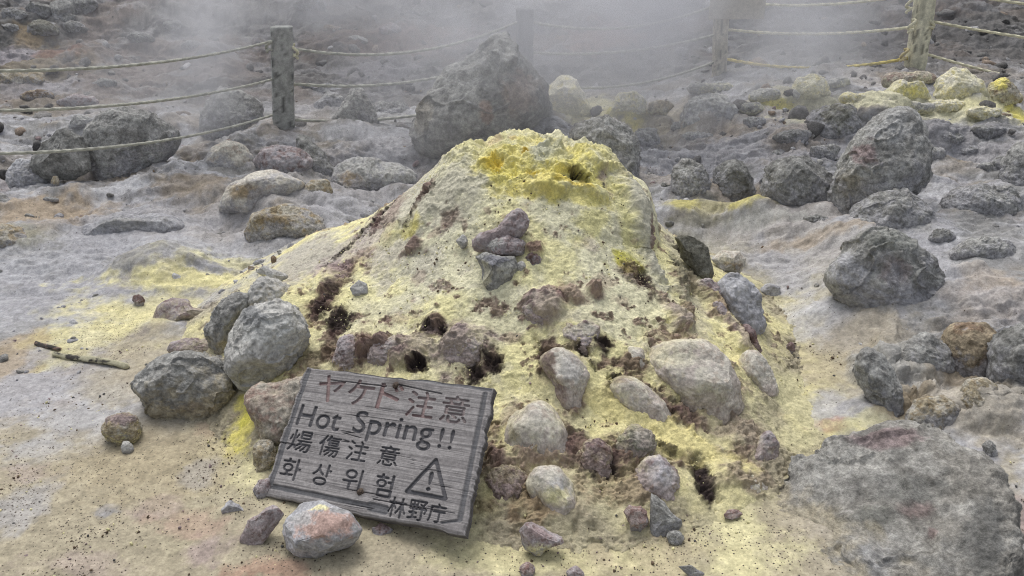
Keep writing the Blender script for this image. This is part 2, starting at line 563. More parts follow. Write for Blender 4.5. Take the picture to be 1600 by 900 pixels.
rock('boulder', 'bent pinkish crust slab at the right foot of the mound', 'boulder', [(1128, 712), (1150, 708), (1178, 704), (1192, 676), (1206, 672), (1216, 690), (1212, 712), (1175, 724), (1140, 722)], 'mauve', sink=.6, fringe=.2, group=G1, dust=C(.46, .40, .37), amt=.5)
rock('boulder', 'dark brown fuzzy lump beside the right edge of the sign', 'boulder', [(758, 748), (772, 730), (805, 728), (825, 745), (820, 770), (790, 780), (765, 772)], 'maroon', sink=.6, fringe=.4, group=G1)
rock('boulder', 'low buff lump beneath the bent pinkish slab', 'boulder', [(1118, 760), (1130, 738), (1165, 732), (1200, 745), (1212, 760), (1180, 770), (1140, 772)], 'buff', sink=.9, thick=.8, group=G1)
rock('boulder', 'mauve mottled bump in the middle of the mound face', 'boulder', [(812, 480), (830, 462), (858, 466), (880, 490), (878, 508), (850, 512), (825, 500)], 'mauve', sink=.95, thick=.7, group=G1, dust=C(.46, .41, .37), amt=.6)
rock('boulder', 'purplish lump with a dark pit behind the top edge of the sign', 'boulder', [(575, 545), (590, 528), (620, 524), (640, 540), (640, 565), (600, 572), (578, 565)], 'mauve', sink=.9, thick=.7, group=G1, dust=MAUVE, amt=.5)
rock('boulder', 'whitish mauve lump above the upper right part of the sign', 'boulder', [(690, 540), (705, 520), (735, 518), (757, 535), (755, 558), (725, 568), (698, 560)], 'mauve', sink=.9, thick=.7, group=G1, dust=C(.42, .38, .36), amt=.6)
rock('boulder', 'grey mauve lump at the left end of the rubble above the sign', 'boulder', [(522, 560), (530, 530), (548, 520), (565, 535), (568, 562), (545, 575)], 'mauve', sink=.9, thick=.7, group=G1)
rock('stone', 'small grey stone in the gravel left of the whitish mauve lump', 'stone', [(632, 548), (640, 532), (656, 530), (662, 546), (652, 562), (638, 562)], 'mauve', sink=.8, thick=.7, group=G1, dust=C(.4, .39, .38), amt=.5)
rock('boulder', 'mauve rib of rock on the right flank under the dark rock', 'boulder', [(1085, 440), (1105, 432), (1125, 445), (1140, 470), (1128, 480), (1105, 465)], 'mauve', sink=.85, thick=.7, group=G1)
rock('stone', 'purplish bump right of the mottled bump on the mound face', 'stone', [(878, 465), (888, 450), (904, 455), (908, 472), (892, 480)], 'mauve', sink=.9, thick=.7, group=G1)
rock('stone', 'dull red knob right of the purplish bump on the mound face', 'stone', [(918, 455), (926, 442), (940, 446), (942, 460), (930, 467)], 'maroon', sink=.9, thick=.7, group=G1)
rock('stone', 'dark finger shaped stone lying in the yellow dust at the right flank', 'stone', [(1158, 508), (1168, 503), (1178, 515), (1192, 545), (1186, 552), (1175, 540), (1165, 524)], 'maroon', sink=.6, thick=.9, group=G1)
rock('stone', 'mauve finger shaped stone on the right flank above the dark one', 'stone', [(1112, 474), (1124, 470), (1138, 488), (1142, 506), (1132, 508), (1120, 492)], 'mauve', sink=.6, thick=.9, group=G1)
rock('pebble', 'small dark red pebble on pale sand right of the mound', 'pebble', [(1237, 544, 7, 9)], 'maroon', sink=.4, style='angular', group=G2)
# -- stones near the top of the mound
rock('stone', 'long mauve grey stone lying highest on the mound face', 'stone', [(733, 382), (742, 368), (772, 358), (800, 330), (812, 325), (824, 338), (827, 356), (812, 368), (785, 378), (750, 392)], 'mauve', sink=.35, thick=.6, group=G8, dust=C(.37, .34, .35), amt=.4, boxy=.75)
rock('stone', 'rounded mauve stone wedged between the long stone and the triangular stone', 'stone', [(757, 386), (772, 371), (800, 367), (822, 378), (824, 395), (798, 402), (768, 398)], 'mauve', sink=.4, thick=.8, group=G8, spots=[(770, 380, 14, 10, C(.36, .36, .34))])
rock('stone', 'blue grey triangular stone pointing down on the mound face', 'stone', [(735, 397), (750, 391), (780, 392), (806, 401), (812, 418), (796, 438), (776, 454), (766, 450), (750, 422)], 'grey', sink=.35, thick=.7, style='angular', group=G8, spots=[(775, 408, 26, 12, C(.24, .24, .27)), (795, 425, 16, 14, C(.42, .42, .38)), (755, 430, 12, 22, C(.5, .48, .36))])
rock('pebble', 'small pale pebble at the left tip of the long mauve stone', 'pebble', [(723, 377, 10, 9)], 'pale', sink=.4, group=G8)
rock('pebble', 'small round pebble at the right corner of the triangular stone', 'pebble', [(814, 416, 7, 8)], 'pale', sink=.4, group=G8)
rock('stone', 'dark red crumbly lump right of the rounded mauve stone', 'stone', [(818, 402), (826, 384), (842, 380), (851, 395), (845, 412), (828, 416)], 'maroon', sink=.8, thick=.8, group=G8)
rock('pebble', 'greenish white speckled stone on the left face of the mound', 'stone', [(548, 450), (560, 438), (572, 445), (574, 456), (562, 464), (552, 460)], 'pale', sink=.5, style='angular', group=G8)
# -- left foot of the mound
rock('boulder', 'large pale grey triangular boulder at the left foot of the mound', 'boulder', [(355, 545), (360, 515), (380, 486), (408, 470), (432, 467), (462, 480), (484, 512), (480, 538), (462, 568), (440, 588), (400, 603), (375, 597), (358, 575)], 'pale', sink=.35, thick=.75, style='round', group=G5, dust=C(.47, .47, .45), amt=.75, boxy=.7, spots=[(420, 520, 40, 26, C(.45, .455, .44)), (385, 490, 26, 16, C(.25, .255, .26)), (400, 585, 40, 16, C(.34, .33, .28))])
rock('boulder', 'grey brown slab leaning behind the pale triangular boulder', 'boulder', [(321, 512), (332, 485), (355, 465), (380, 456), (398, 462), (386, 488), (366, 515), (356, 548), (338, 545)], 'grey', sink=.5, thick=.7, group=G5, dust=C(.38, .36, .32), amt=.45)
rock('boulder', 'dusty upright rock carrying the small sulphur dusted stone', 'boulder', [(384, 475), (390, 448), (402, 430), (420, 432), (452, 446), (466, 480), (440, 500), (395, 500)], 'pale', sink=.7, thick=.8, group=G5, dust=SUL, amt=.75)
rock('stone', 'small sulphur dusted stone perched on top of the upright rock', 'stone', [(402, 426), (415, 415), (438, 417), (455, 430), (453, 443), (438, 451), (418, 440)], 'pale', sink=.35, style='angular', group=G5, dust=SULPHUR_PALE * 1.02, amt=.7)
rock('boulder', 'broad rounded brown grey boulder left of the wooden sign', 'boulder', [(214, 600), (224, 575), (255, 556), (300, 549), (345, 558), (378, 585), (380, 615), (358, 640), (320, 656), (275, 650), (238, 632)], 'grey', sink=.5, thick=.85, group=G5, dust=C(.37, .345, .30), amt=.5, spots=[(350, 625, 26, 14, DGREY * .7), (300, 640, 40, 14, C(.24, .20, .16))], boxy=.75)
rock('boulder', 'pinkish buff boulder half hidden by the left edge of the sign', 'boulder', [(384, 612), (410, 594), (450, 585), (480, 590), (485, 640), (455, 690), (430, 695), (402, 650)], 'pink', sink=.6, thick=.8, group=G5, dust=C(.44, .38, .29), amt=.5)
rock('stone', 'buff yellow lump below the pinkish boulder at the sign edge', 'stone', [(395, 700), (405, 685), (425, 690), (435, 715), (425, 738), (402, 732)], 'ochre', sink=.8, thick=.8, group=G5, dust=SUL, amt=.6)
rock('stone', 'low grey slab in the yellow dust left of the leaning slab', 'stone', [(238, 508), (246, 480), (262, 466), (285, 464), (305, 476), (345, 484), (350, 492), (300, 498), (262, 512)], 'mauve', sink=.7, thick=.8, style='angular', group=G5, dust=C(.30, .28, .27), amt=.4)
rock('stone', 'flat brownish slab between the leaning slab and the broad boulder', 'stone', [(258, 540), (290, 530), (340, 532), (360, 548), (330, 560), (280, 555)], 'mauve', sink=.9, thick=.8, group=G5, dust=SAND, amt=.6)
rock('stone', 'round sulphur spotted stone on sand below the broad boulder', 'stone', [(161, 668), (172, 650), (192, 644), (214, 652), (222, 670), (212, 687), (185, 692), (168, 684)], 'ochre', sink=.35, thick=.95, group=G2, dust=SULPHUR, amt=.75, spots=[(190, 655, 26, 9, MAUVE * .9)])
rock('pebble', 'small white pebble in front of the sulphur spotted stone', 'pebble', [(199, 700, 10, 10)], 'pale', sink=.4, group=G2)
rock('pebble', 'small dark brown stone alone in the yellow drift at left', 'pebble', [(216, 469, 11, 9)], 'maroon', sink=.4, style='angular', group=G2)
rock('pebble', 'tiny brown stone in the yellow drift near the perched stone', 'pebble', [(392, 420, 6, 5)], 'brown', sink=.4, style='angular', group=G2)
# -- right side
rock('boulder', 'dark olive angular rock over a black hollow at the right of the mound', 'boulder', [(1039, 358), (1055, 354), (1085, 364), (1104, 388), (1113, 418), (1108, 430), (1092, 424), (1070, 404), (1052, 384)], 'olive', sink=.3, thick=.7, style='angular', group=G3, dust=C(.27, .27, .25), amt=.35)
rock('boulder', 'tan grey block right of the dark olive rock', 'boulder', [(1111, 405), (1128, 390), (1152, 392), (1172, 402), (1170, 416), (1152, 428), (1122, 428)], 'buff', sink=.4, thick=.8, style='angular', group=G3, spots=[(1145, 418, 26, 8, BROWN)])
rock('boulder', 'whitish rounded lump below the tan grey block', 'boulder', [(1118, 448), (1135, 426), (1160, 428), (1185, 455), (1193, 490), (1180, 515), (1152, 505), (1132, 475)], 'lilac', sink=.85, thick=.7, group=G3, dust=SAND * 1.1, amt=.5)
rock('boulder', 'large triangular grey boulder with white crusted foot at right', 'boulder', [(1293, 428), (1318, 395), (1345, 362), (1378, 351), (1405, 362), (1428, 384), (1458, 402), (1470, 432), (1466, 472), (1440, 492), (1395, 482), (1345, 460), (1312, 442)], 'grey', sink=.55, thick=.7, group=G3, boxy=.75, spots=[(1330, 420, 46, 24, C(.40, .40, .42)), (1400, 466, 70, 20, C(.42, .42, .45)), (1400, 425, 30, 22, C(.24, .21, .21)), (1390, 375, 40, 18, C(.25, .255, .235))])
rock('boulder', 'tall rounded grey boulder standing right of the steam', 'boulder', [(1302, 300), (1305, 268), (1322, 228), (1345, 195), (1378, 172), (1412, 168), (1434, 190), (1444, 240), (1440, 272), (1415, 292), (1380, 308), (1348, 332), (1318, 328)], 'grey', sink=.45, thick=.8, group=G3, boxy=.72, spots=[(1400, 200, 40, 26, C(.36, .36, .355)), (1325, 300, 20, 40, C(.30, .28, .23)), (1350, 240, 24, 18, MAUVE * .8)])
rock('boulder', 'broad dark grey boulder left of the tall rounded boulder', 'boulder', [(1192, 292), (1203, 262), (1225, 246), (1260, 245), (1292, 262), (1308, 290), (1300, 318), (1255, 322), (1208, 315)], 'dark', sink=.5, thick=.8, group=G3, dust=C(.30, .30, .30), amt=.5)
rock('boulder', 'smooth round dark boulder left of the broad dark boulder', 'boulder', [(1110, 288), (1116, 264), (1136, 250), (1160, 256), (1178, 280), (1178, 302), (1150, 310), (1120, 304)], 'dark', sink=.5, thick=.9, group=G3, dust=C(.24, .24, .23), amt=.5)
rock('boulder', 'white streaked grey boulder close behind the mound', 'boulder', [(1044, 292), (1050, 262), (1072, 246), (1096, 256), (1110, 282), (1102, 300), (1060, 304)], 'grey', sink=.6, thick=.8, group=G3, dust=C(.40, .40, .43), amt=.6)
rock('boulder', 'half round grey boulder behind the tall rounded boulder', 'boulder', [(1254, 200), (1262, 176), (1290, 163), (1325, 165), (1356, 180), (1366, 200), (1325, 212), (1275, 212)], 'olive', sink=.7, thick=.8, group=G3, dust=C(.31, .31, .29), amt=.5)
rock('boulder', 'low domed grey boulder in front of the tall rounded boulder', 'boulder', [(1322, 348), (1338, 318), (1372, 300), (1412, 298), (1442, 312), (1464, 336), (1440, 358), (1385, 364), (1345, 360)], 'grey', sink=.6, thick=.8, group=G3, dust=C(.34, .34, .33), amt=.4)
rock('boulder', 'long flat grey boulder at the right edge beside the low domed boulder', 'boulder', [(1466, 322), (1492, 298), (1535, 286), (1580, 294), (1612, 316), (1590, 335), (1530, 342), (1485, 338)], 'grey', sink=.6, thick=.8, group=G3, dust=C(.36, .36, .35), amt=.5)
rock('boulder', 'brown grey boulder cut by the right edge of the picture', 'boulder', [(1568, 278), (1576, 240), (1600, 218), (1640, 225), (1650, 290), (1610, 305), (1580, 298)], 'grey', sink=.6, thick=.8, group=G3)
rock('stone', 'small dark two part stone on the pale flow at right', 'stone', [(1497, 238), (1508, 223), (1530, 224), (1550, 236), (1540, 244), (1512, 244)], 'dark', sink=.6, style='angular', group=G3)
rock('stone', 'knobbly dark stones next to the edge boulder', 'stone', [(1545, 256), (1560, 243), (1580, 246), (1590, 262), (1570, 270), (1550, 268)], 'dark', sink=.7, group=G3, dust=C(.3, .3, .32), amt=.5)
rock('boulder', 'low lumpy grey rock right of the triangular boulder', 'boulder', [(1484, 396), (1505, 378), (1540, 370), (1572, 378), (1596, 396), (1560, 408), (1510, 406)], 'grey', sink=.85, thick=.8, group=G3, dust=C(.36, .36, .37), amt=.5)
rock('stone', 'small grey lump above the triangular boulder', 'stone', [(1450, 372), (1462, 358), (1482, 358), (1494, 370), (1475, 378)], 'dark', sink=.7, group=G3, dust=C(.3, .3, .3), amt=.5)
rock('boulder', 'dark outcrop over a hollow at the right edge', 'boulder', [(1548, 575), (1552, 540), (1575, 515), (1615, 500), (1660, 520), (1660, 600), (1600, 612), (1562, 600)], 'dark', sink=.6, thick=.8, group=G3, dust=C(.36, .36, .36), amt=.55)
rock('boulder', 'brown pitted outcrop left of the dark outcrop', 'boulder', [(1478, 545), (1484, 512), (1512, 498), (1545, 508), (1556, 545), (1545, 580), (1512, 592), (1488, 575)], 'brown', sink=.7, thick=.8, group=G3, dust=C(.40, .39, .36), amt=.5)
rock('boulder', 'pale grey rib of rock below the triangular boulder', 'boulder', [(1400, 560), (1420, 528), (1452, 522), (1482, 540), (1490, 575), (1465, 600), (1430, 592)], 'grey', sink=.9, thick=.7, group=G3, dust=C(.40, .40, .39), amt=.55)
rock('boulder', 'long grey green rib running down beside the yellow sand', 'boulder', [(1335, 560), (1352, 538), (1378, 552), (1400, 590), (1412, 640), (1398, 655), (1368, 625), (1345, 595)], 'grey', sink=.9, thick=.6, group=G3, dust=C(.38, .38, .36), amt=.5)
rock('boulder', 'ochre lump beneath the brown pitted outcrop', 'boulder', [(1500, 625), (1510, 595), (1540, 588), (1565, 610), (1570, 645), (1540, 660), (1512, 650)], 'ochre', sink=.85, thick=.7, group=G3)
rock('boulder', 'pale knobbed rock above the big corner boulder', 'boulder', [(1415, 650), (1440, 622), (1475, 618), (1505, 640), (1510, 668), (1470, 676), (1435, 668)], 'ochre', sink=.9, thick=.7, group=G3, dust=C(.40, .39, .37), amt=.5)
rock('stone', 'small blue grey stone set in tan mud above the corner boulder', 'stone', [(1535, 695), (1545, 686), (1556, 695), (1556, 712), (1544, 714)], 'grey', sink=.7, group=G3)
rock('stone', 'flat lilac stone in the crust right of the whitish lump', 'stone', [(1185, 455), (1200, 442), (1218, 446), (1220, 460), (1198, 466)], 'lilac', sink=.9, group=G3)
for (px, py, rx, ry, k, lab) in [
        (1240, 212, 34, 12, 'dark', 'low dark rubble rock left of the half round boulder'), (1200, 232, 30, 10, 'dark', 'crumpled dark rock on the white flow behind the round boulder'),
        (1290, 235, 24, 11, 'grey', 'small grey rock at the left shoulder of the tall boulder'), (1140, 242, 14, 7, 'dark', 'small dark knob above the smooth round boulder'),
        (1215, 240, 16, 6, 'grey', 'flat grey knob between crumpled rock and broad dark boulder'), (1480, 215, 26, 9, 'grey', 'grey rubble right of the tall boulder'), (1545, 205, 26, 9, 'dark', 'dark rubble on the slope at far right'),
        (1460, 240, 20, 12, 'grey', 'grey rock touching the right side of the tall boulder'), (1275, 345, 24, 8, 'dark', 'dark flat stone between dome boulder and yellow stained hump'), (1545, 262, 18, 8, 'grey', 'grey lump below the two part stone'),
        (1180, 190, 26, 8, 'grey', 'grey low rock left of the half round boulder near the fence'), (1090, 215, 30, 8, 'grey', 'grey flat rock under the steam behind the mound')]:
    rock('rock', lab, 'rock', [(px, py, rx, ry)], k, sink=.85, thick=.9, dust=C(.36, .36, .38), amt=.5, group=G3)
# -- behind the mound and by the fence
rock('boulder', 'very large pointed grey boulder in steam behind the mound', 'boulder', [(646, 195), (652, 168), (668, 150), (690, 118), (735, 88), (768, 56), (782, 46), (800, 62), (830, 102), (850, 138), (862, 170), (846, 196), (790, 210), (735, 228), (690, 240), (658, 222)], 'grey', sink=.35, thick=.75, boxy=.75, group=G4, dust=C(.33, .325, .33), amt=.45, spots=[(810, 150, 30, 40, C(.32, .27, .24)), (665, 180, 14, 30, C(.30, .28, .24)), (760, 170, 12, 20, C(.34, .26, .22))])
rock('boulder', 'smooth grey ledge at the foot of the pointed boulder', 'boulder', [(738, 222), (755, 196), (790, 180), (835, 176), (880, 190), (900, 212), (860, 232), (780, 236)], 'lilac', sink=.6, thick=.8, group=G4)
rock('boulder', 'rough dark grey boulder peeking over the right of the mound crown', 'boulder', [(892, 205), (915, 185), (948, 182), (980, 198), (1000, 222), (1002, 262), (985, 285), (950, 262), (910, 240)], 'grey', sink=.5, thick=.8, group=G4, dust=C(.33, .33, .35), amt=.5)
rock('boulder', 'small grey boulder right of the rough dark boulder', 'boulder', [(988, 215), (1000, 200), (1022, 202), (1036, 218), (1025, 230), (998, 230)], 'grey', sink=.6, group=G4)
rock('boulder', 'dark faceted boulder below the lowest rope at far left', 'boulder', [(49, 246), (58, 216), (92, 203), (122, 208), (136, 232), (134, 260), (105, 273), (72, 271), (53, 262)], 'dark', extra=-.12, sink=.35, thick=.8, style='angular', group=G4, dust=C(.25, .25, .24), amt=.45)
rock('boulder', 'broad grey boulder right of the dark faceted boulder', 'boulder', [(135, 235), (142, 200), (165, 178), (200, 166), (240, 174), (272, 196), (284, 218), (262, 240), (235, 258), (200, 276), (160, 284), (148, 270)], 'grey', extra=.06, sink=.40, thick=.75, group=G4, dust=C(.30, .30, .295), amt=.5, boxy=.75)
rock('boulder', 'hazy grey boulder just left of the nearest post', 'boulder', [(316, 195), (322, 160), (345, 140), (378, 140), (405, 160), (415, 190), (405, 214), (350, 220), (322, 212)], 'grey', sink=.5, thick=.8, extra=.35, group=G4)
rock('boulder', 'upright dark rock right of the nearest post', 'boulder', [(482, 186), (490, 158), (508, 138), (524, 142), (538, 160), (534, 188), (505, 194)], 'dark', sink=.5, thick=.8, style='angular', extra=.35, group=G4, dust=C(.22, .22, .22), amt=.4)
rock('boulder', 'pointed grey rock leaning beside the upright dark rock', 'boulder', [(518, 188), (532, 162), (552, 140), (566, 138), (580, 160), (592, 188), (555, 194)], 'grey', sink=.5, thick=.8, extra=.35, group=G4)
rock('boulder', 'flat dark rock behind the upright dark rock', 'boulder', [(458, 152), (470, 136), (505, 130), (540, 136), (548, 146), (520, 156), (478, 158)], 'dark', sink=.7, thick=.9, style='angular', extra=.35, group=G4)
rock('boulder', 'low dark ridge of rock left of the pointed boulder', 'boulder', [(575, 182), (590, 162), (630, 160), (652, 172), (648, 190), (605, 194)], 'dark', sink=.7, thick=.9, extra=.35, group=G4)
rock('stone', 'small reddish brown block lying on the low dark ridge', 'stone', [(610, 172), (616, 163), (640, 163), (650, 170), (640, 177), (620, 177)], 'maroon', sink=.4, style='angular', group=G4)
rock('boulder', 'round buff boulder left of the nearest post foot', 'boulder', [(320, 252), (330, 228), (352, 218), (380, 224), (398, 245), (392, 268), (350, 275)], 'buff', sink=.6, thick=.8, group=G4)
rock('boulder', 'low mauve brown boulder at the foot of the nearest post', 'boulder', [(395, 250), (410, 230), (440, 226), (480, 234), (492, 252), (470, 268), (415, 268)], 'mauve', sink=.75, thick=.8, group=G4)
rock('boulder', 'dark wedge of rock right of the nearest post foot', 'boulder', [(458, 238), (464, 214), (480, 216), (505, 238), (528, 262), (505, 276), (480, 268)], 'dark', sink=.55, thick=.8, style='angular', group=G4)
rock('boulder', 'pale humped boulder left of the mound top', 'boulder', [(518, 292), (524, 262), (545, 249), (580, 250), (620, 258), (655, 274), (645, 292), (600, 305), (545, 306)], 'pale', sink=.55, thick=.8, group=G4, spots=[(548, 282, 22, 14, OCHRE * 1.2)])
rock('boulder', 'pale buff boulder below the nearest post', 'boulder', [(338, 316), (358, 290), (392, 266), (428, 266), (460, 278), (488, 290), (450, 305), (390, 322)], 'buff', sink=.7, thick=.8, group=G4, dust=C(.40, .40, .39), amt=.5, spots=[(385, 300, 30, 12, OCHRE * 1.1)])
rock('boulder', 'brown and lilac hump of rock left of the mound flank', 'boulder', [(380, 362), (398, 336), (435, 320), (475, 324), (505, 342), (520, 360), (470, 372), (410, 372)], 'ochre', sink=.85, thick=.8, group=G4, dust=LILAC * 1.1, amt=.5, spots=[(430, 345, 30, 10, OCHRE)])
rock('boulder', 'flat lilac grey slab by the tan path', 'boulder', [(112, 364), (145, 345), (190, 334), (240, 332), (285, 345), (300, 360), (240, 374), (160, 378)], 'lilac', sink=.95, thick=.8, group=G4, spots=[(195, 350, 60, 12, GREY)])
rock('boulder', 'buff lump between the pale buff and pale humped boulders', 'boulder', [(470, 300), (485, 282), (510, 280), (520, 296), (505, 310)], 'ochre', sink=.8, group=G4)
rock('boulder', 'olive boulder cut by the left edge beside the tan path', 'boulder', [(-40, 372), (-20, 350), (15, 350), (45, 364), (70, 380), (20, 396), (-30, 396)], 'ochre', sink=.9, thick=.8, group=G4, dust=C(.33, .31, .26), amt=.5)
rock('stone', 'grey stone cut by the left edge above the tan path', 'stone', [(-18, 318), (-12, 302), (6, 300), (19, 316), (8, 324), (-10, 326)], 'grey', sink=.5, style='angular', group=G4)
rock('pebble', 'small grey stone on the tan path', 'pebble', [(79, 312, 12, 5)], 'grey', sink=.5, group=G4)
rock('pebble', 'small yellowish stone below the dark faceted boulder', 'pebble', [(86, 283, 6, 7)], 'ochre', sink=.4, group=G4)
rock('boulder', 'lilac low rock left of the faceted boulder foot', 'boulder', [(10, 268), (30, 248), (60, 250), (80, 280), (50, 292), (20, 285)], 'lilac', sink=.95, thick=.8, group=G4)
rock('boulder', 'pale yellow block fading in the steam behind the mound', 'boulder', [(848, 168), (856, 132), (872, 116), (905, 114), (930, 138), (930, 170), (900, 182), (862, 182)], 'yellow', sink=.5, thick=.8, style='angular', group=G6)
rock('boulder', 'faint grey yellow rock in the steam right of the pale block', 'boulder', [(955, 170), (965, 148), (992, 142), (1010, 158), (1008, 174), (975, 178)], 'yellow', sink=.6, group=G6)
rock('boulder', 'smooth domed grey boulder below the steam plume', 'boulder', [(1060, 190), (1072, 164), (1098, 147), (1128, 148), (1150, 168), (1148, 188), (1115, 198), (1078, 198)], 'pale', sink=.6, thick=.8, group=G4)
rock('stone', 'small round grey stone left of the smooth domed boulder', 'stone', [(1064, 201, 17, 11)], 'grey', sink=.5, group=G4)
rock('boulder', 'grey yellow boulder left of the yellow wedge block', 'boulder', [(1233, 148), (1244, 122), (1268, 115), (1290, 124), (1300, 146), (1270, 158), (1242, 156)], 'yellow', sink=.6, thick=.8, group=G6, dust=C(.40, .40, .34), amt=.6)
rock('boulder', 'yellow wedge block at the foot of the right hand post', 'boulder', [(1362, 160), (1376, 138), (1400, 124), (1440, 117), (1456, 120), (1456, 150), (1420, 158), (1380, 166)], 'yellow', sink=.5, thick=.8, style='angular', group=G6, dust=SULPHUR, amt=.5, spots=[(1430, 145, 40, 12, SULPHUR_RICH * .9)])
rock('boulder', 'pinkish stone lying behind the yellow wedge block', 'boulder', [(1375, 128), (1390, 112), (1420, 112), (1455, 115), (1468, 128), (1430, 134), (1390, 134)], 'pink', sink=.5, group=G6, dust=SULPHUR_PALE, amt=.5)
rock('boulder', 'cream yellow block right of the right hand post', 'boulder', [(1461, 150), (1468, 122), (1486, 109), (1508, 112), (1530, 130), (1545, 154), (1505, 162), (1470, 160)], 'yellow', sink=.5, thick=.8, group=G6, dust=SULPHUR_PALE * 1.05, amt=.7)
rock('boulder', 'orange yellow boulder near the right edge by the fence', 'boulder', [(1540, 155), (1548, 130), (1562, 120), (1580, 128), (1596, 155), (1570, 165), (1550, 165)], 'ochre', sink=.5, thick=.8, group=G6, spots=[(1562, 130, 14, 12, SULPHUR_RICH)])
for (px, py, rx, ry, k, lab) in [(1340, 155, 26, 12, 'yellow', 'white yellow mound of crust left of the yellow wedge'), (1480, 168, 34, 10, 'yellow', 'flat cream slab below the cream block'), (1540, 176, 32, 10, 'yellow', 'low cream lump below the orange boulder'), (1430, 168, 26, 9, 'pale', 'white flat slab below the yellow wedge'),
                                 (1195, 148, 26, 12, 'pale', 'hazy pale rock left of the grey yellow boulder'), (1175, 170, 24, 9, 'grey', 'hazy grey rock behind the smooth domed boulder'), (1030, 168, 22, 12, 'ochre', 'ochre rock left of the smooth domed boulder'), (1240, 148, 9, 8, 'pale', 'small pale stone left of the grey yellow boulder'), (1110, 140, 40, 10, 'grey', 'faint low rock at the foot of the board post'), (1310, 130, 22, 9, 'pale', 'hazy pale stone behind the white yellow mound of crust')]:
    rock('rock', lab, 'rock', [(px, py, rx, ry)], k, sink=.7, thick=.9, group=G6)
for (px, py, rx, ry, k, st, lab) in [
        (20, 22, 22, 10, 'dark', 'angular', 'black rock at the top left corner'), (55, 12, 24, 12, 'dark', 'angular', 'dark grey slab second from the top left corner'), (95, 18, 20, 16, 'grey', 'angular', 'grey block beside the dark slab at the top left'), (45, 18, 0, 0, 0, 0, 0),
        (75, 40, 20, 8, 'dark', 'angular', 'flat black rock below the grey block at top left'), (16, 42, 14, 7, 'dark', 'angular', 'small black rock at the left edge'), (130, 10, 26, 14, 'dark', 'round', 'dark hump at the top beside the steam'), (66, 46, 22, 14, 'olive', 'round', 'olive square boulder above the top rope at left'), (118, 42, 18, 10, 'dark', 'round', 'dark lump right of the olive square boulder'), (15, 122, 20, 14, 'ochre', 'angular', 'yellow grey block below the top rope at the left edge'), (45, 120, 20, 14, 'ochre', 'angular', 'ochre block with a black underside below the top rope'),
        (100, 30, 16, 9, 'dark', 'angular', 'dark chip above the olive square boulder'), (165, 130, 22, 8, 'dark', 'round', 'dark low rock between the upper ropes at left'), (60, 150, 30, 10, 'brown', 'round', 'brown ledge beneath the middle rope at left'), (120, 160, 30, 10, 'mauve', 'round', 'mauve ledge above the dark faceted boulder'), (130, 192, 22, 12, 'grey', 'round', 'grey ledge left of the broad grey boulder'), (220, 60, 22, 7, 'dark', 'round', 'hazy dark rock above the top rope'), (270, 40, 18, 8, 'dark', 'round', 'hazy dark stone high in the steam at left'),
        (300, 70, 18, 7, 'dark', 'round', 'hazy flat stone left of the nearest post top'), (485, 8, 26, 10, 'dark', 'round', 'dark rock high on the slope right of the nearest post'), (520, 45, 16, 7, 'brown', 'angular', 'brown rock on the slope above the top rope'), (610, 45, 18, 8, 'mauve', 'round', 'mauve rock on the slope above the pointed boulder'), (560, 62, 14, 6, 'pale', 'angular', 'pale chip on the slope above the top rope'), (655, 20, 22, 8, 'dark', 'round', 'dark rock at the top of the slope in thin steam')]:
    if rx:
        rock('rock', lab, 'rock', [(px, py, rx, ry)], k, sink=.6, thick=.9, style=st, group=G7, dust=C(.21, .2, .19) if k == 'dark' else None, amt=.4)

# ------------------------------------------------------------------ ground
T_IN = np.linspace(-0.80, 0.80, 1150)
TT = np.concatenate([-np.geomspace(2.6, 0.81, 90), T_IN, np.geomspace(0.81, 2.6, 90)])
ys = np.concatenate([np.linspace(-0.6, 1.3, 60), np.linspace(1.31, 40, 6000)])
zz = base_h(np.zeros_like(ys), ys)
zz = np.convolve(np.pad(zz, 20, mode='edge'), np.ones(41) / 41, 'valid')
_, pyy = project(np.stack([0 * ys, ys, zz], 1))
inc = np.abs(np.diff(pyy)) * (ys[1:] > 1.2) * (ys[1:] < 13) + np.diff(ys) * 12.0
cum = np.concatenate([[0], np.cumsum(inc)])
YY = np.interp(np.linspace(0, cum[-1], 1250), cum, ys)
X = (YY[:, None] + 1.0) * TT[None, :]
Y = np.repeat(YY[:, None], len(TT), 1)
Z = base_h(X, Y)
P = np.stack([X, Y, Z], 2)
Nn = grid_normals(P).reshape(-1, 3).astype(np.float32)
P = P.reshape(-1, 3).astype(np.float32)
x, y = P[:, 0], P[:, 1]
wnz = fbm(P, 9, 6, 50, 0.62)
n_a = fbm(P, 1.3, 5, 11)
n_b = fbm(P, 3.4, 5, 12)
n_c = fbm(P * C(1, 2.2, 1), 5.5, 5, 13, 0.6)
n_d = ridged(P * C(1, 1.9, 1), 4.5, 5, 14)

near = 1 - sstep(2.7, 3.9, y + 0.25 * (n_a - .5))
far = sstep(6.6, 8.2, y)
rough_m = np.clip(sstep(3.0, 3.8, y) * (.65 + .35 * sstep(4.0, 5.2, y)) + sstep(1.45, 1.75, x) * sstep(1.7, 2.2, y) * (1 - sstep(2.7, 3.2, y)), 0, 1)

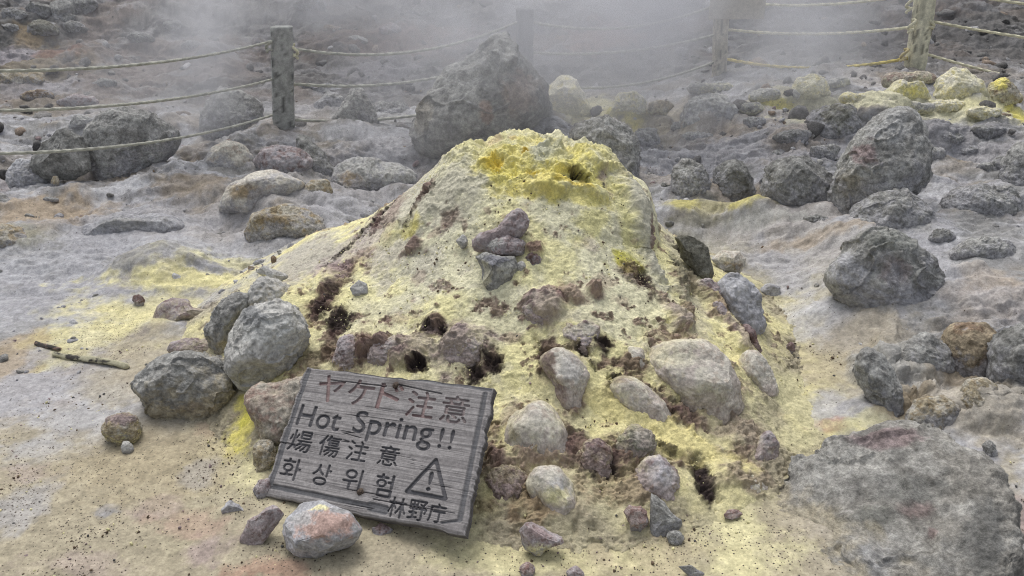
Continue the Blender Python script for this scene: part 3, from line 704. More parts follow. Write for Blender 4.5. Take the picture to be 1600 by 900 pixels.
col = np.repeat(LILAC[None], len(P), 0)
col = mix(col, CRUST, sstep(.45, .70, n_c) * 0.8)
col = mix(col, GREY * .95, sstep(.46, .66, n_b) * 0.7)
stk = fbm(P * C(1, 4.5, 4.5), 5, 6, 38, .66)
col = mix(col, CRUST * 1.05, sstep(.52, .66, stk) * .6 * rough_m)
col = mix(col, GREY * .75, sstep(.48, .36, stk) * .55 * rough_m)
col = mix(col, DGREY * 1.2, sstep(.56, .70, fbm(P * C(1, 1.8, 1), 7, 6, 35, .65)) * .4 * rough_m)
col = mix(col, SAND_OR, sstep(.55, .75, n_a) * .3)
col = mix(col, OCHRE, sstep(.62, .78, fbm(P, 2.6, 5, 31)) * .35)
# hillside beyond the fence: dark broken rock with rusty and pale bands
h_1, h_2 = fbm(P, 7, 6, 36, .68), fbm(P * C(1, 2, 2), 3.0, 6, 37, .65)
hill = mix(np.repeat(C(.17, .164, .158)[None], len(P), 0), C(.075, .073, .071), sstep(.45, .65, h_1))
hill = mix(hill, C(.19, .145, .12), sstep(.52, .75, fbm(P, 1.0, 5, 33)) * .5)
hill = mix(hill, C(.27, .265, .27), sstep(.55, .72, h_2) * .7)
col = mix(col, hill, far)
# yellow tan sand round the mound
dm = np.sqrt(((x - MC[0]) / np.where(x > MC[0], .98, 1.1)) ** 2 + ((y - MC[1]) / 1.25) ** 2)
sandm = sstep(1.45, 1.02, dm + (n_b - .5) * .5) * (1 - sstep(3.6, 4.2, y))
sandm = np.maximum(sandm, near * sstep(1.25, 0.8, x + (n_b - .5) * .4) * sstep(2.9, 2.3, y + (n_a - .5) * .8))
sandc = mix(np.repeat(SAND[None], len(P), 0), SULPHUR * C(.86, .86, .9), sstep(1.5, .95, dm + (n_b - .5) * .5) * .55)
sandc = mix(sandc, SAND * 0.82, sstep(.55, .8, wnz) * .5)
col = mix(col, sandc, sandm)
GB = [
    # left: lilac crust, yellow drift, tan path
    (70, 455, 210, 62, LILAC * 1.05, .9), (60, 420, 120, 25, CRUST, .5), (30, 610, 120, 62, LILAC * 1.05, .8), (120, 650, 100, 45, CRUST * .85, .7),
    (90, 335, 90, 34, SAND_OR * 1.05, .95), (190, 335, 60, 14, SAND_OR, .6), (25, 385, 70, 16, OLIVE * 1.5, .7),
    (300, 365, 190, 26, LILAC * 1.15, .8), (230, 402, 70, 26, C(.30, .29, .25), .8), (300, 415, 70, 18, LILAC, .8), (330, 390, 120, 14, CRUST * .95, .7),
    (330, 440, 170, 18, SULPHUR * C(.97, .95, .85), .85, 4), (370, 410, 90, 12, SULPHUR, .7), (250, 490, 150, 28, SULPHUR * C(.85, .83, .8), .7), (330, 515, 90, 12, SULPHUR, .85),
    (150, 520, 80, 40, SULPHUR * C(.82, .8, .75), .75), (260, 545, 120, 30, SAND * 1.03, .8), (215, 590, 90, 30, SAND, .6),
    (10, 560, 45, 45, OCHRE * 1.35, .6), (395, 645, 30, 45, SULPHUR_RICH * .92, .9), (380, 620, 20, 20, LIME, .5), (420, 690, 40, 70, SULPHUR * .95, .6),
    # bottom left sand: lilac stones showing through, rusty smear
    (312, 740, 26, 22, LILAC * 1.1, .8), (250, 790, 40, 16, MAUVE * 1.15, .6), (165, 798, 16, 9, LILAC * .85, .8), (20, 800, 45, 40, LILAC * 1.08, .6),
    (325, 860, 45, 26, MAUVE * .95, .65), (300, 820, 70, 20, PINK * .95, .5), (430, 890, 80, 22, BRICK * 1.3, .5), (330, 672, 22, 14, PINK, .4),
    (120, 880, 90, 20, MAUVE * 1.2, .35), (40, 740, 40, 14, MAUVE * 1.1, .4), (250, 720, 150, 60, SAND * C(1, .95, .85), .5),
    # front and right of the mound
    (1000, 860, 200, 60, SAND * C(1.1, 1.05, .95), .6), (820, 870, 150, 40, SULPHUR * .86, .5), (1150, 850, 80, 80, SULPHUR * .9, .6),
    (1260, 590, 60, 90, SULPHUR * C(.9, .87, .75), .8), (1230, 680, 60, 70, SULPHUR * C(.95, .9, .75), .8), (1340, 590, 90, 60, SAND * 1.1, .55),
    (1310, 640, 70, 30, LILAC * 1.15, .8), (1300, 665, 30, 10, BRICK * 1.2, .7), (1350, 663, 60, 12, SULPHUR * .75, .6),
    (1330, 540, 150, 40, SAND * C(.95, .93, .95), .6), (1250, 500, 60, 40, LILAC * 1.25, .6), (1290, 485, 60, 14, CRUST, .7),
    (1250, 400, 160, 50, C(.375, .36, .35), .8), (1210, 425, 50, 30, LILAC * 1.1, .7), (1260, 380, 90, 10, SAND_OR * 1.1, .6, -8),
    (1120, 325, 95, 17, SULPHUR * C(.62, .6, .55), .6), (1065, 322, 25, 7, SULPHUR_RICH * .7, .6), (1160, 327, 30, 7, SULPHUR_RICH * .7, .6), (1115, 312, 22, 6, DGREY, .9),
    (1090, 350, 60, 10, OLIVE, .7), (1200, 345, 80, 14, C(.35, .35, .33), .7),
    (1500, 640, 110, 60, C(.40, .36, .29), .75), (1440, 570, 60, 50, C(.27, .27, .26), .8), (1380, 600, 40, 70, GREY * 1.15, .85), (1410, 640, 40, 26, OCHRE * .9, .7),
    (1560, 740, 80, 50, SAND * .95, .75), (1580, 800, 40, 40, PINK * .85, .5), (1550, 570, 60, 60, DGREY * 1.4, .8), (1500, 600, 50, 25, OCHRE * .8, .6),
    (1540, 470, 90, 50, C(.38, .34, .31), .6), (1540, 430, 70, 20, SAND_OR * 1.1, .5), (1470, 440, 60, 30, CRUST * .9, .5),
    # behind: pale, yellow and grey bands by the fence
    (1180, 250, 220, 50, C(.36, .355, .37), .8), (1250, 215, 60, 20, SAND_OR, .5), (1160, 205, 60, 12, SAND_OR * 1.1, .5), (1540, 250, 110, 45, C(.36, .35, .36), .8),
    (1480, 205, 120, 20, C(.25, .245, .255), .8), (1420, 170, 180, 14, SULPHUR_PALE, .9), (1250, 160, 90, 16, SULPHUR_PALE * .8, .7), (1030, 180, 80, 16, SAND * 1.0, .7), (930, 170, 60, 16, SULPHUR * .8, .7),
    (1550, 170, 90, 12, SULPHUR * .9, .7), (1590, 182, 20, 6, SULPHUR_RICH, .9), (1210, 162, 25, 6, SULPHUR_RICH * .9, .8), (985, 175, 30, 8, SULPHUR_RICH * .8, .7),
    (440, 300, 130, 50, C(.33, .31, .29), .7), (400, 310, 50, 16, OCHRE * 1.2, .6), (300, 290, 60, 20, OCHRE * 1.1, .5), (560, 320, 110, 40, LILAC * 1.1, .7), (440, 345, 40, 16, OCHRE, .6),
    (610, 220, 80, 40, LILAC * 1.05, .8), (560, 205, 90, 14, CRUST * .9, .6), (250, 250, 40, 18, CRUST * 1.1, .9, 20), (180, 292, 45, 10, CRUST * 1.05, .9, 14), (290, 232, 20, 10, CRUST, .8),
    (60, 280, 80, 20, C(.28, .26, .27), .7), (40, 100, 90, 40, C(.20, .17, .12), .8), (30, 45, 60, 30, DGREY * .8, .8), (50, 62, 40, 16, OCHRE * .9, .8), (25, 90, 40, 16, C(.33, .31, .34), .7), (90, 85, 40, 22, BRICK * .75, .6), (60, 140, 60, 14, C(.3, .29, .31), .6), (90, 165, 70, 20, C(.2, .17, .13), .7),
    (600, 100, 60, 40, C(.26, .25, .27), .6), (640, 60, 120, 40, C(.21, .145, .12), .8), (940, 55, 60, 25, C(.27, .17, .14), .8), (520, 60, 60, 30, C(.15, .12, .10), .7), (560, 25, 60, 20, DGREY * .8, .7),
    (1350, 60, 120, 60, C(.12, .118, .12), .7), (1540, 70, 90, 60, C(.12, .118, .118), .7),
]
paint(P, col, GB, wn=wnz)
# the crust varies from crumb to crumb
col *= (1 - .08 * rough_m)[:, None]
col *= (0.76 + 0.48 * fbm(P, 30, 5, 71, .72))[:, None]
GD = [(200, 347, 95, 12, -.02), (440, 347, 64, 14, -.04), (320, 303, 60, 16, -.03), (560, 328, 70, 12, -.03), (620, 240, 40, 14, -.03), (60, 455, 80, 10, -.02), (320, 412, 60, 8, -.02), (120, 420, 60, 8, -.02),
      (1180, 215, 50, 7, -.03), (1240, 205, 40, 7, -.04), (1130, 235, 40, 7, -.03), (1480, 205, 60, 7, -.025), (1550, 200, 60, 7, -.025), (1220, 270, 30, 8, -.03), (1540, 470, 50, 16, -.03), (1500, 430, 40, 10, -.03), (1560, 650, 60, 24, -.04), (1290, 330, 50, 8, -.02), (1230, 360, 60, 8, -.02),
      (1098, 748, 14, 30, .03), (1085, 412, 30, 22, .06), (1205, 452, 12, 16, .02, 30), (250, 272, 40, 6, .05), (100, 275, 40, 6, .05), (1350, 665, 60, 30, -.02),
      (230, 402, 70, 26, -.03), (210, 350, 90, 18, -.03), (1115, 335, 110, 26, -.03), (1420, 580, 50, 55, -.07), (1370, 590, 34, 60, -.05), (1480, 640, 60, 30, -.05), (1520, 580, 26, 30, .09), (1440, 600, 30, 14, .05),
      (1170, 250, 40, 14, -.03), (1200, 230, 50, 12, -.03), (60, 365, 70, 20, -.03), (1480, 200, 80, 14, -.02)]
D = dig(P, Nn, GD, wnz)
wr = ridged(P * C(1, 2.6, 2.6), 8, 5, 64)
# crust broken into low steps and plates
tn = fbm(P * C(1, 1.5, 1.5), 1.5, 4, 68, .5) * 8 + .2 * (wnz - .5)
ter = np.floor(tn) + sstep(.30, .62, tn - np.floor(tn))
D += rough_m * .014 * (ter - 4) * sstep(6.9, 5.6, y)
tn = fbm(P * C(1, 2.0, 2.0), 4.5, 5, 69, .55) * 8 + .35 * (wnz - .5)
ter = np.floor(tn) + sstep(.30, .60, tn - np.floor(tn))
D += rough_m * .004 * (ter - 4)
D = D + rough_m * (0.045 * (n_d - .45) + 0.024 * (wnz - .5) + 0.009 * (fbm(P, 40, 5, 61, .65) - .5) + .030 * (wr - .45) * sstep(.25, .6, n_b) + .010 * (ridged(P, 22, 4, 67) - .45))
D += (1 - rough_m) * (0.014 * (n_b - .5) + 0.006 * (wnz - .5) + 0.003 * (fbm(P, 60, 4, 62, .65) - .5))
D += rough_m * sstep(5.5, 7.5, y) * 0.045 * (ridged(P, 4.5, 5, 66) - .5)
grit = near * (0.09 + 0.30 * sstep(.42, .75, fbm(P, 5, 4, 80))) * sandm + 0.02
B = Blob(160, 530, 70, 55)
grit += .35 * sstep(1.2, .5, B.dist(P) + (wnz - .5))
B = Blob(130, 770, 170, 80)
grit += .16 * sstep(1.2, .5, B.dist(P) + (wnz - .5))
V = P + Nn * D[:, None]
V[:, 2] += bedding(P, wnz)
ground = mesh_np('ground', V, grid_faces(len(YY), len(TT)), M_GROUND, col, attrs={'grit': grit, 'relief': .30 + .5 * rough_m})
tag(ground, 'grey lilac geothermal crust and yellow tan sand round the sulphur mound', 'ground', kind='structure')
GV = V.reshape(len(YY), len(TT), 3)

# ------------------------------------------------------------------ the sulphur mound
mx_, my_ = np.linspace(-1.45, 1.55, 900), np.concatenate([np.linspace(1.55, 3.4, 780), np.linspace(3.405, 4.6, 150)])
X, Y = np.meshgrid(mx_, my_)
Hm, Hb = mound_h(X, Y), base_h(X, Y)
pp = np.stack([X.ravel(), Y.ravel(), 0 * X.ravel()], 1)
Z = Hm + (0.05 * (fbm(pp, 3.2, 3, 17).reshape(X.shape) - .5)) * sstep(0.0, .2, Hm)
keep = ((Hm - Hb) > -0.035).ravel()
P = np.stack([X, Y, Z], 2)
Nn = grid_normals(P).reshape(-1, 3).astype(np.float32)
P = P.reshape(-1, 3).astype(np.float32)
wnz = fbm(P, 13, 6, 52, 0.62)
n_b = fbm(P, 5, 5, 42)
n_f = fbm(P, 60, 4, 43, .65)
hgt = P[:, 2]
col = np.repeat(SULPHUR_PALE[None], len(P), 0)
col = mix(col, SULPHUR, sstep(.36, .62, n_b))
col = mix(col, SULPHUR * C(.97, .93, .85), sstep(.45, .05, hgt) * .7)
col = mix(col, C(.48, .45, .36), sstep(.62, .80, fbm(P, 22, 4, 44, .6)) * .4)
col = mix(col, MAROON * 1.5, sstep(.66, .78, fbm(P, 17, 5, 45, .62)) * .75 * sstep(.75, .5, hgt))
S2 = SULPHUR_RICH
foot = sstep(.20, .0, hgt - base_h(P[:, 0], P[:, 1]) + (n_b - .5) * .22 + (wnz - .5) * .14)
fsand = mix(np.repeat(SAND[None], len(P), 0), SULPHUR * C(.86, .86, .9), sstep(.3, .7, fbm(P, 3.4, 5, 12)) * .75)
lil = sstep(-.55, -1.1, P[:, 0] + (n_b - .5) * .5) * sstep(3.0, 3.3, P[:, 1] + (n_b - .5) * .3)
fsand = mix(fsand, LILAC * 1.2, lil * .8)
col = mix(col, fsand, foot)
MB_ = [
    (392, 650, 30, 46, SULPHUR_RICH * .9, .9), (384, 660, 12, 14, LIME * 1.2, .6), (425, 700, 30, 40, SULPHUR * .92, .6),
    (640, 315, 70, 50, C(.54, .51, .43), .75), (600, 350, 60, 34, C(.50, .455, .40), .75), (470, 405, 80, 26, C(.43, .41, .38), .8), (1005, 330, 26, 60, C(.50, .48, .40), .8), (550, 392, 60, 22, C(.44, .39, .36), .7), (700, 300, 60, 40, C(.55, .52, .44), .6),
    (690, 300, 80, 50, C(.50, .48, .38), .7), (640, 330, 60, 50, C(.49, .47, .37), .7), (1003, 335, 24, 75, C(.47, .455, .37), .85), (480, 405, 70, 30, C(.45, .42, .35), .7), (1060, 400, 30, 50, C(.40, .37, .29), .7),
    (800, 245, 55, 34, S2 * 1.0, .7), (860, 235, 100, 24, SULPHUR * C(1.06, 1.02, .75), .8), (900, 265, 75, 40, S2, .65), (850, 285, 50, 24, S2 * C(1, .97, 1.1), .85), (905, 308, 55, 16, S2 * C(.95, .95, 1.2), .8), (925, 345, 35, 40, S2 * C(.92, .95, 1.3), .6), (790, 268, 40, 16, S2, .6),
    (840, 238, 26, 14, C(.45, .46, .40), .8), (870, 240, 20, 14, C(.50, .49, .36), .6), (780, 222, 20, 8, PINK * 1.2, .4), (945, 270, 13, 9, MAUVE, .8), (895, 290, 30, 6, C(.72, .56, .10), .8), (775, 252, 16, 8, C(.72, .56, .10), .9, 40), (830, 272, 14, 9, C(.72, .56, .10), .8),
    (985, 408, 28, 12, LIME * 1.15, .85), (640, 360, 34, 8, S2 * .8, .8, -8), (620, 363, 50, 12, SULPHUR, .6), (980, 360, 12, 60, SULPHUR_RICH * C(.8, .85, 1.4), .5),
    (665, 305, 24, 18, MAROON * 1.4, .8, -40), (617, 330, 26, 16, MAROON * 1.7, .5), (592, 340, 12, 12, MAROON, .9), (650, 385, 34, 9, MAROON * 1.4, .8), (700, 340, 18, 16, MAROON * 1.6, .6, -45), (680, 365, 28, 8, MAROON * 1.7, .5, 20),
    (560, 405, 30, 10, MAROON * 1.8, .5), (540, 420, 40, 8, MAROON * 1.5, .6, -20), (520, 452, 30, 16, MAROON, .85, -30), (497, 478, 30, 17, MAROON, .9), (530, 502, 20, 20, MAROON * .6, .9), (510, 425, 40, 14, MAUVE * 1.2, .6),
    (835, 397, 19, 19, MAROON * 1.35, .9), (650, 432, 14, 10, MAROON * 1.8, .4), (680, 512, 26, 18, MAROON, .9), (585, 545, 70, 28, MAROON * 1.25, .9), (640, 545, 50, 34, MAUVE * .95, .6), (715, 545, 55, 34, MAUVE, .8), (770, 562, 26, 22, MAROON * .8, .9), (740, 570, 22, 20, MAROON * .8, .8), (655, 572, 24, 10, MAROON * .5, .9), (800, 525, 16, 9, MAROON * 1.5, .6), (620, 500, 30, 10, MAROON * 1.8, .4),
    (700, 520, 40, 14, MAUVE * 1.1, .6), (520, 545, 20, 24, MAROON, .8), (500, 560, 24, 16, BROWN, .6),
    (845, 487, 42, 28, MAUVE * 1.05, .75), (890, 465, 24, 18, MAROON * 1.9, .7), (928, 455, 15, 14, MAROON * 1.5, .8), (855, 565, 18, 40, MAROON * .9, .9), (895, 632, 24, 22, MAROON, .85), (940, 545, 18, 12, MAROON * .6, .9), (905, 550, 20, 10, MAROON * .6, .8),
    (950, 440, 20, 10, MAROON * 1.9, .4), (920, 380, 20, 14, MAUVE * 1.3, .4), (995, 430, 26, 16, MAROON, .75), (1015, 440, 20, 18, MAROON * .8, .8), (1005, 375, 10, 16, MAROON * 1.7, .7), (1080, 445, 40, 16, BROWN * .9, .6, -40), (1060, 420, 16, 16, OLIVE, .5), (1060, 500, 26, 14, MAUVE, .7), (1075, 480, 16, 10, MAROON * 1.3, .7), (1130, 490, 26, 16, MAROON * 1.6, .7, -50), (1150, 525, 22, 14, MAUVE * 1.1, .7), (1050, 535, 40, 12, MAROON * 1.4, .6), (970, 470, 14, 8, MAROON * 1.8, .4), (1040, 465, 18, 10, MAROON * 1.6, .5),
    (990, 580, 44, 18, MAROON, .85), (1000, 620, 70, 24, MAROON * .9, .85, -20), (1065, 655, 50, 14, MAROON * 1.2, .8, -20), (1120, 645, 40, 12, MAROON * .8, .8), (1150, 680, 50, 24, C(.34, .28, .22), .7), (1210, 650, 30, 20, SAND * .9, .6),
    (930, 715, 60, 28, MAROON, .85), (985, 735, 60, 28, MAROON * .8, .7), (1000, 765, 60, 22, C(.30, .23, .17), .7), (950, 765, 50, 24, C(.36, .29, .19), .7), (1060, 700, 30, 26, MAROON * 1.2, .7), (1098, 748, 16, 36, DARK * 1.4, 1), (1160, 755, 50, 22, C(.33, .27, .20), .8), (1150, 715, 50, 14, MAROON * 1.2, .6),
    (790, 755, 40, 26, MAROON * .9, .9), (830, 725, 60, 20, C(.30, .22, .18), .8), (770, 700, 16, 40, MAROON * 1.5, .6), (830, 790, 40, 30, C(.30, .21, .13), .7), (760, 790, 30, 20, C(.28, .22, .13), .6), (880, 690, 20, 30, MAROON * 1.2, .6),
    (470, 600, 40, 20, PINK * .8, .6), (450, 500, 30, 30, SULPHUR * .95, .6), (470, 560, 22, 20, BROWN, .6),
    (1060, 690, 90, 22, SULPHUR * C(1, .95, .8), .85, -20), (1000, 660, 60, 14, SULPHUR * C(1, .95, .8), .7, -20), (950, 640, 30, 30, SULPHUR * C(1, .95, .8), .6),
    (904, 276, 17, 8, DARK * 1.0, 1, -10), (905, 282, 16, 10, DARK * 1.0, 1, -10), (664, 314, 8, 16, DARK, .9, -50), (590, 343, 6, 12, DARK, .9, -40), (660, 572, 13, 8, DARK, 1), (692, 515, 7, 9, DARK, 1), (668, 512, 8, 8, DARK, .9), (532, 500, 14, 11, DARK, .9, 30), (500, 483, 9, 8, DARK, .8), (518, 455, 9, 9, DARK, .7), (772, 563, 11, 13, DARK, .9), (742, 572, 10, 14, DARK, .9), (985, 612, 40, 7, DARK, .9, -30), (1010, 640, 30, 8, DARK, .8, -20), (1090, 640, 26, 7, DARK, .8), (1142, 644, 11, 6, DARK, 1), (912, 556, 7, 12, DARK, .9), (944, 543, 10, 7, DARK, .9), (938, 735, 18, 10, DARK, .9), (805, 763, 12, 12, DARK, .8), (1040, 705, 16, 5, DARK, .7, -30), (862, 580, 6, 30, DARK, .6, 25), (1010, 432, 8, 9, DARK, .7), (1065, 428, 8, 4, DARK, .9), (1050, 415, 6, 3, DARK, .9), (1085, 412, 22, 14, DARK * 1.2, .9),  # vent, pit and crevice shade painted near-black, among patches of black crust
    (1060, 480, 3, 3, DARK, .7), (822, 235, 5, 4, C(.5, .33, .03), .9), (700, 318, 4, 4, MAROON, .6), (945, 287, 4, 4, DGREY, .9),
]
bd = bedding(P, wnz)
col = mix(col, C(.29, .215, .185), sstep(.012, .05, bd) * sstep(.36, .60, fbm(P, 20, 5, 93, .65)) * .8 * sstep(.5, .3, hgt))
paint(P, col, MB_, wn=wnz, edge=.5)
col *= (0.80 + 0.40 * n_f)[:, None]
HD = [(905, 280, 18, 9, .30, -10), (664, 314, 8, 18, .07, -50), (590, 343, 6, 12, .06, -40), (660, 572, 13, 9, .06), (692, 515, 8, 10, .04), (668, 512, 8, 8, .03), (532, 500, 14, 12, .04, 30), (500, 483, 10, 9, .04), (518, 455, 10, 9, .03), (772, 563, 12, 14, .04), (742, 572, 11, 15, .04), (985, 612, 44, 9, .05, -30), (1010, 640, 34, 9, .05, -20), (1090, 640, 30, 9, .05), (1142, 644, 12, 7, .05), (912, 556, 8, 13, .05), (944, 543, 11, 8, .04), (938, 735, 20, 12, .05), (805, 763, 14, 14, .04), (862, 580, 8, 34, .04, 25), (1010, 432, 9, 10, .04), (1065, 428, 10, 5, .04), (1085, 412, 26, 18, .08), (1098, 748, 15, 34, .04),
      (775, 252, 18, 9, .045, 40), (830, 272, 16, 9, .04), (822, 236, 7, 5, .03), (800, 262, 24, 12, .03),
      (860, 233, 24, 12, -.03), (925, 243, 34, 14, -.035), (870, 290, 50, 16, -.04), (930, 300, 30, 10, -.025), (800, 228, 36, 10, -.025), (760, 240, 20, 14, -.02), (885, 262, 26, 8, -.035),
      (665, 330, 30, 30, -.03), (620, 355, 40, 14, -.02), (1000, 345, 26, 60, -.05), (700, 280, 60, 40, -.02), (640, 545, 60, 30, -.03), (715, 540, 40, 26, -.04), (590, 540, 30, 22, -.04), (560, 535, 26, 30, -.03), (680, 500, 20, 14, -.02), (835, 397, 18, 18, -.03), (650, 384, 26, 9, -.02),
      (845, 485, 36, 26, -.045), (892, 465, 18, 14, -.03), (928, 454, 13, 11, -.03), (1060, 500, 26, 18, -.04), (1075, 478, 14, 10, -.02), (1110, 470, 24, 18, -.03), (1145, 525, 24, 20, -.03), (505, 440, 30, 18, -.03), (1030, 500, 14, 10, -.02), (1060, 440, 26, 22, -.03), (960, 640, 40, 30, .02), (1060, 690, 70, 20, -.02, -20), (1160, 690, 50, 22, -.02), (1150, 750, 50, 20, -.02), (840, 720, 60, 20, -.02)]
D = dig(P, Nn, HD, wnz)
crown = sstep(.60, .72, hgt)
wet_or_pit = sstep(.42, .25, col[:, 1])
D += wet_or_pit * (.030 * (ridged(P, 24, 4, 91) - .5) + .022 * (fbm(P, 45, 4, 92, .65) - .5))
D += 0.010 * (wnz - .5) + 0.014 * (n_b - .5) + 0.007 * (n_f - .5) * (1 + crown) + crown * 0.05 * (ridged(P, 11, 4, 46) - .5) + crown * .02 * (fbm(P, 26, 4, 47, .6) - .5)
V = P + Nn * D[:, None]
V[:, 2] += bedding(P, wnz)
Fq = grid_faces(len(my_), len(mx_))
Fq = Fq[keep[Fq].all(1)]
used = np.unique(Fq)
remap = np.full(len(V), -1)
remap[used] = np.arange(len(used))
org = np.array([MC[0], MC[1], 0])
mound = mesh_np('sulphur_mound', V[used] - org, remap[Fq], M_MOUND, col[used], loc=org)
tag(mound, 'steep mound of pale yellow sulphur crust with dark vents and a bright crown', 'sulphur mound')

# ------------------------------------------------------------------ rocks
_ico = {}


def ico(level):
    if level not in _ico:
        bm = bmesh.new()
        bmesh.ops.create_icosphere(bm, subdivisions=level, radius=1)
        _ico[level] = (np.array([v.co[:] for v in bm.verts], np.float32), np.array([[v.index for v in f.verts] for f in bm.faces], np.int32))
        bm.free()
    return _ico[level]


def vnormals(V, Fc):
    n = np.cross(V[Fc[:, 1]] - V[Fc[:, 0]], V[Fc[:, 2]] - V[Fc[:, 0]])
    o = np.zeros_like(V)
    for k in range(3):
        np.add.at(o, Fc[:, k], n)
    return o / (np.linalg.norm(o, axis=1, keepdims=True) + 1e-12)


KIND = {'slab': (C(.25, .24, .218), C(.34, .335, .315), C(.145, .14, .13)),    # base, second tone, streak, weathering
    'grey': (GREY, C(.35, .35, .335), C(.16, .16, .155)), 'pale': (C(.37, .365, .35), C(.47, .465, .44), GREY), 'dark': (C(.19, .19, .18), C(.28, .28, .27), C(.09, .09, .086)),
    'mauve': (C(.29, .245, .245), C(.36, .33, .335), MAROON), 'buff': (C(.47, .445, .40), C(.54, .515, .45), C(.36, .30, .25)), 'brown': (C(.22, .16, .11), C(.33, .28, .2), C(.1, .075, .05)),
    'olive': (C(.165, .16, .13), C(.24, .24, .21), C(.075, .072, .055)), 'pink': (C(.37, .315, .265), C(.40, .375, .32), C(.27, .18, .15)), 'yellow': (C(.60, .57, .42), C(.62, .60, .52), C(.60, .53, .22)),
    'lilac': (LILAC, CRUST, GREY), 'ochre': (C(.33, .285, .20), C(.40, .38, .33), OCHRE), 'red': (C(.30, .2, .18), C(.42, .36, .34), MAROON), 'maroon': (C(.20, .135, .12), MAUVE * .9, MAROON * .6),
}

def build_rock(r):
    s, pts, cx, cy, dep, ctr, Rm, thick, style, boxy = (r[k] for k in ('s', 'pts', 'cx', 'cy', 'dep', 'ctr', 'Rm', 'thick', 'style', 'boxy'))
    rr = np.random.default_rng(5000 + s)
    # outline radius by angle
    th = np.linspace(-np.pi, np.pi, 361)
    R = np.zeros(361)
    E1, E2, E3 = RT, UP, FW
    q = np.stack([pts[:, 0] - cx, -(pts[:, 1] - cy)], 1) * dep / F
    if r['plane']:                                   # a slab: its outline lies in a tilted plane through the ground there
        p0, pn = hit(*r['plane'][0]), np.array(r['plane'][1])
        pn /= np.linalg.norm(pn)
        on = lambda a_, b_: CAM + ray(a_, b_) * (((p0 - CAM) @ pn) / (ray(a_, b_) @ pn))
        ctr = on(cx, cy)
        E1 = RT - pn * (RT @ pn)
        E1 /= np.linalg.norm(E1)
        E2 = np.cross(pn, E1)
        E3 = -pn
        q = np.array([((on(*p_) - ctr) @ E1, (on(*p_) - ctr) @ E2) for p_ in pts])
        Rm = float(np.sqrt((q ** 2).sum(1).mean()))
    q2 = np.roll(q, -1, 0)
    for i, t in enumerate(th):
        d = np.array([math.cos(t), math.sin(t)])
        e = q2 - q
        den = d[0] * e[:, 1] - d[1] * e[:, 0]
        den = np.where(abs(den) < 1e-12, 1e-12, den)
        tt = (q[:, 0] * e[:, 1] - q[:, 1] * e[:, 0]) / den
        uu = (q[:, 0] * d[1] - q[:, 1] * d[0]) / den
        ok = (tt > 0) & (uu >= -1e-6) & (uu <= 1 + 1e-6)
        R[i] = tt[ok].max() if ok.any() else 0.01
    kk = 9 if style == 'round' else 1
    Rp = np.concatenate([R[-kk - 1:-1], R, R[1:kk + 1]])
    R = np.convolve(Rp, np.ones(2 * kk + 1) / (2 * kk + 1), 'valid')
    size = max(r['hi'] - r['lo'])
    U, Fc = ico(7 if size > 130 else 6 if size > 50 else 5 if size > 20 else 4)
    S = U.copy()
    if True:
        ang = style == 'angular'
        for _ in range(9 if ang else 6):
            n = rr.normal(size=3)
            n[2] = -abs(n[2]) - .25 if rr.random() < .75 else n[2]
            n /= np.linalg.norm(n)
            dd = (.38 if ang else .68) + .3 * rr.random()
            S -= np.maximum(S @ n - dd, 0)[:, None] * n.astype(np.float32) * (1.0 if ang else .8)
        r0 = np.sqrt(U[:, 0] ** 2 + U[:, 1] ** 2)
        rim = sstep(.75, 1.0, r0)[:, None]
        S = S * (1 - (.2 if ang else .6) * rim) + U * (.2 if ang else .6) * rim
    u, v, w = S[:, 0], S[:, 1], S[:, 2]
    rho = np.sqrt(u * u + v * v) + 1e-9
    rb = np.clip(rho, 0, 1) ** (1.0 if style == 'angular' else boxy)
    tq = np.arctan2(v, u)
    Ro = np.interp(tq, th, R)
    depth = thick * Rm
    if r['plane']:
        w = np.sign(w) * np.abs(w) ** .5 * np.clip(.50 + .62 * u + .25 * v, .22, 1.2)
        Ro = Ro * (1 + .16 * (fbm(np.stack([np.cos(tq) * 3, np.sin(tq) * 3, 0 * tq], 1), 1.3, 5, 31) - .5))
    nz = fbm(U, 1.6, 4, s * 2.3)
    loc2 = np.stack([Ro * rb * u / rho, Ro * rb * v / rho, depth * w], 1)
    if ang:
        loc2[:, :2] *= 1.13                          # facets cut the outline back a little
    W = (loc2[:, :1] * E1 + loc2[:, 1:2] * E2 + loc2[:, 2:3] * E3).astype(np.float32)
    pxx, pyy2 = project(W + ctr)
    nrm = vnormals(W, Fc)
    sc_ = W / Rm
    B3 = np.array(Matrix.Rotation(rr.uniform(-.5, .5), 3, 'Y') @ Matrix.Rotation(rr.uniform(-.4, .4), 3, 'X'), np.float32)
    st = (sc_ @ B3.T) * C(1, 1, 3.2)
    oc = 5 if size < 70 else 6
    big = min(1.0, .5 + 30 / size)
    disp = .20 * (fbm(sc_, 1.3, 3, s * 1.7) - .5) + .10 * big * (ridged(sc_, 2.6, oc, s * 1.3) - .5) + .075 * big * (fbm(sc_, 7, oc, s, .62) - .5) + .06 * big * (ridged(st, 2.2, oc, s * 3.3) - .5)
    if r['plane']:
        disp = disp + .035 * (ridged(st, 7, 6, s * 1.9) - .5) + .02 * (ridged(sc_, 16, 5, s * 2.1) - .5) + .05 * np.floor(fbm(sc_ * C(1, 1.7, 1), 2.0, 4, s * 2.7) * 7) / 7
    if size > 60 and r['kind'] in ('grey', 'dark', 'slab', 'pale', 'olive'):     # open joints
        jn = 1 - np.abs(fbm(sc_ + .15 * fbm(sc_, 4, 3, s)[:, None], 1.1, 2, s * 4.7) * 2 - 1)
        disp = disp - .055 * sstep(.955, .995, jn)
    if style == 'angular':
        disp += .05 * (np.abs(fbm(sc_ * C(1, 1, 2.4), 3.5, 3, s * 3.1) - .5))
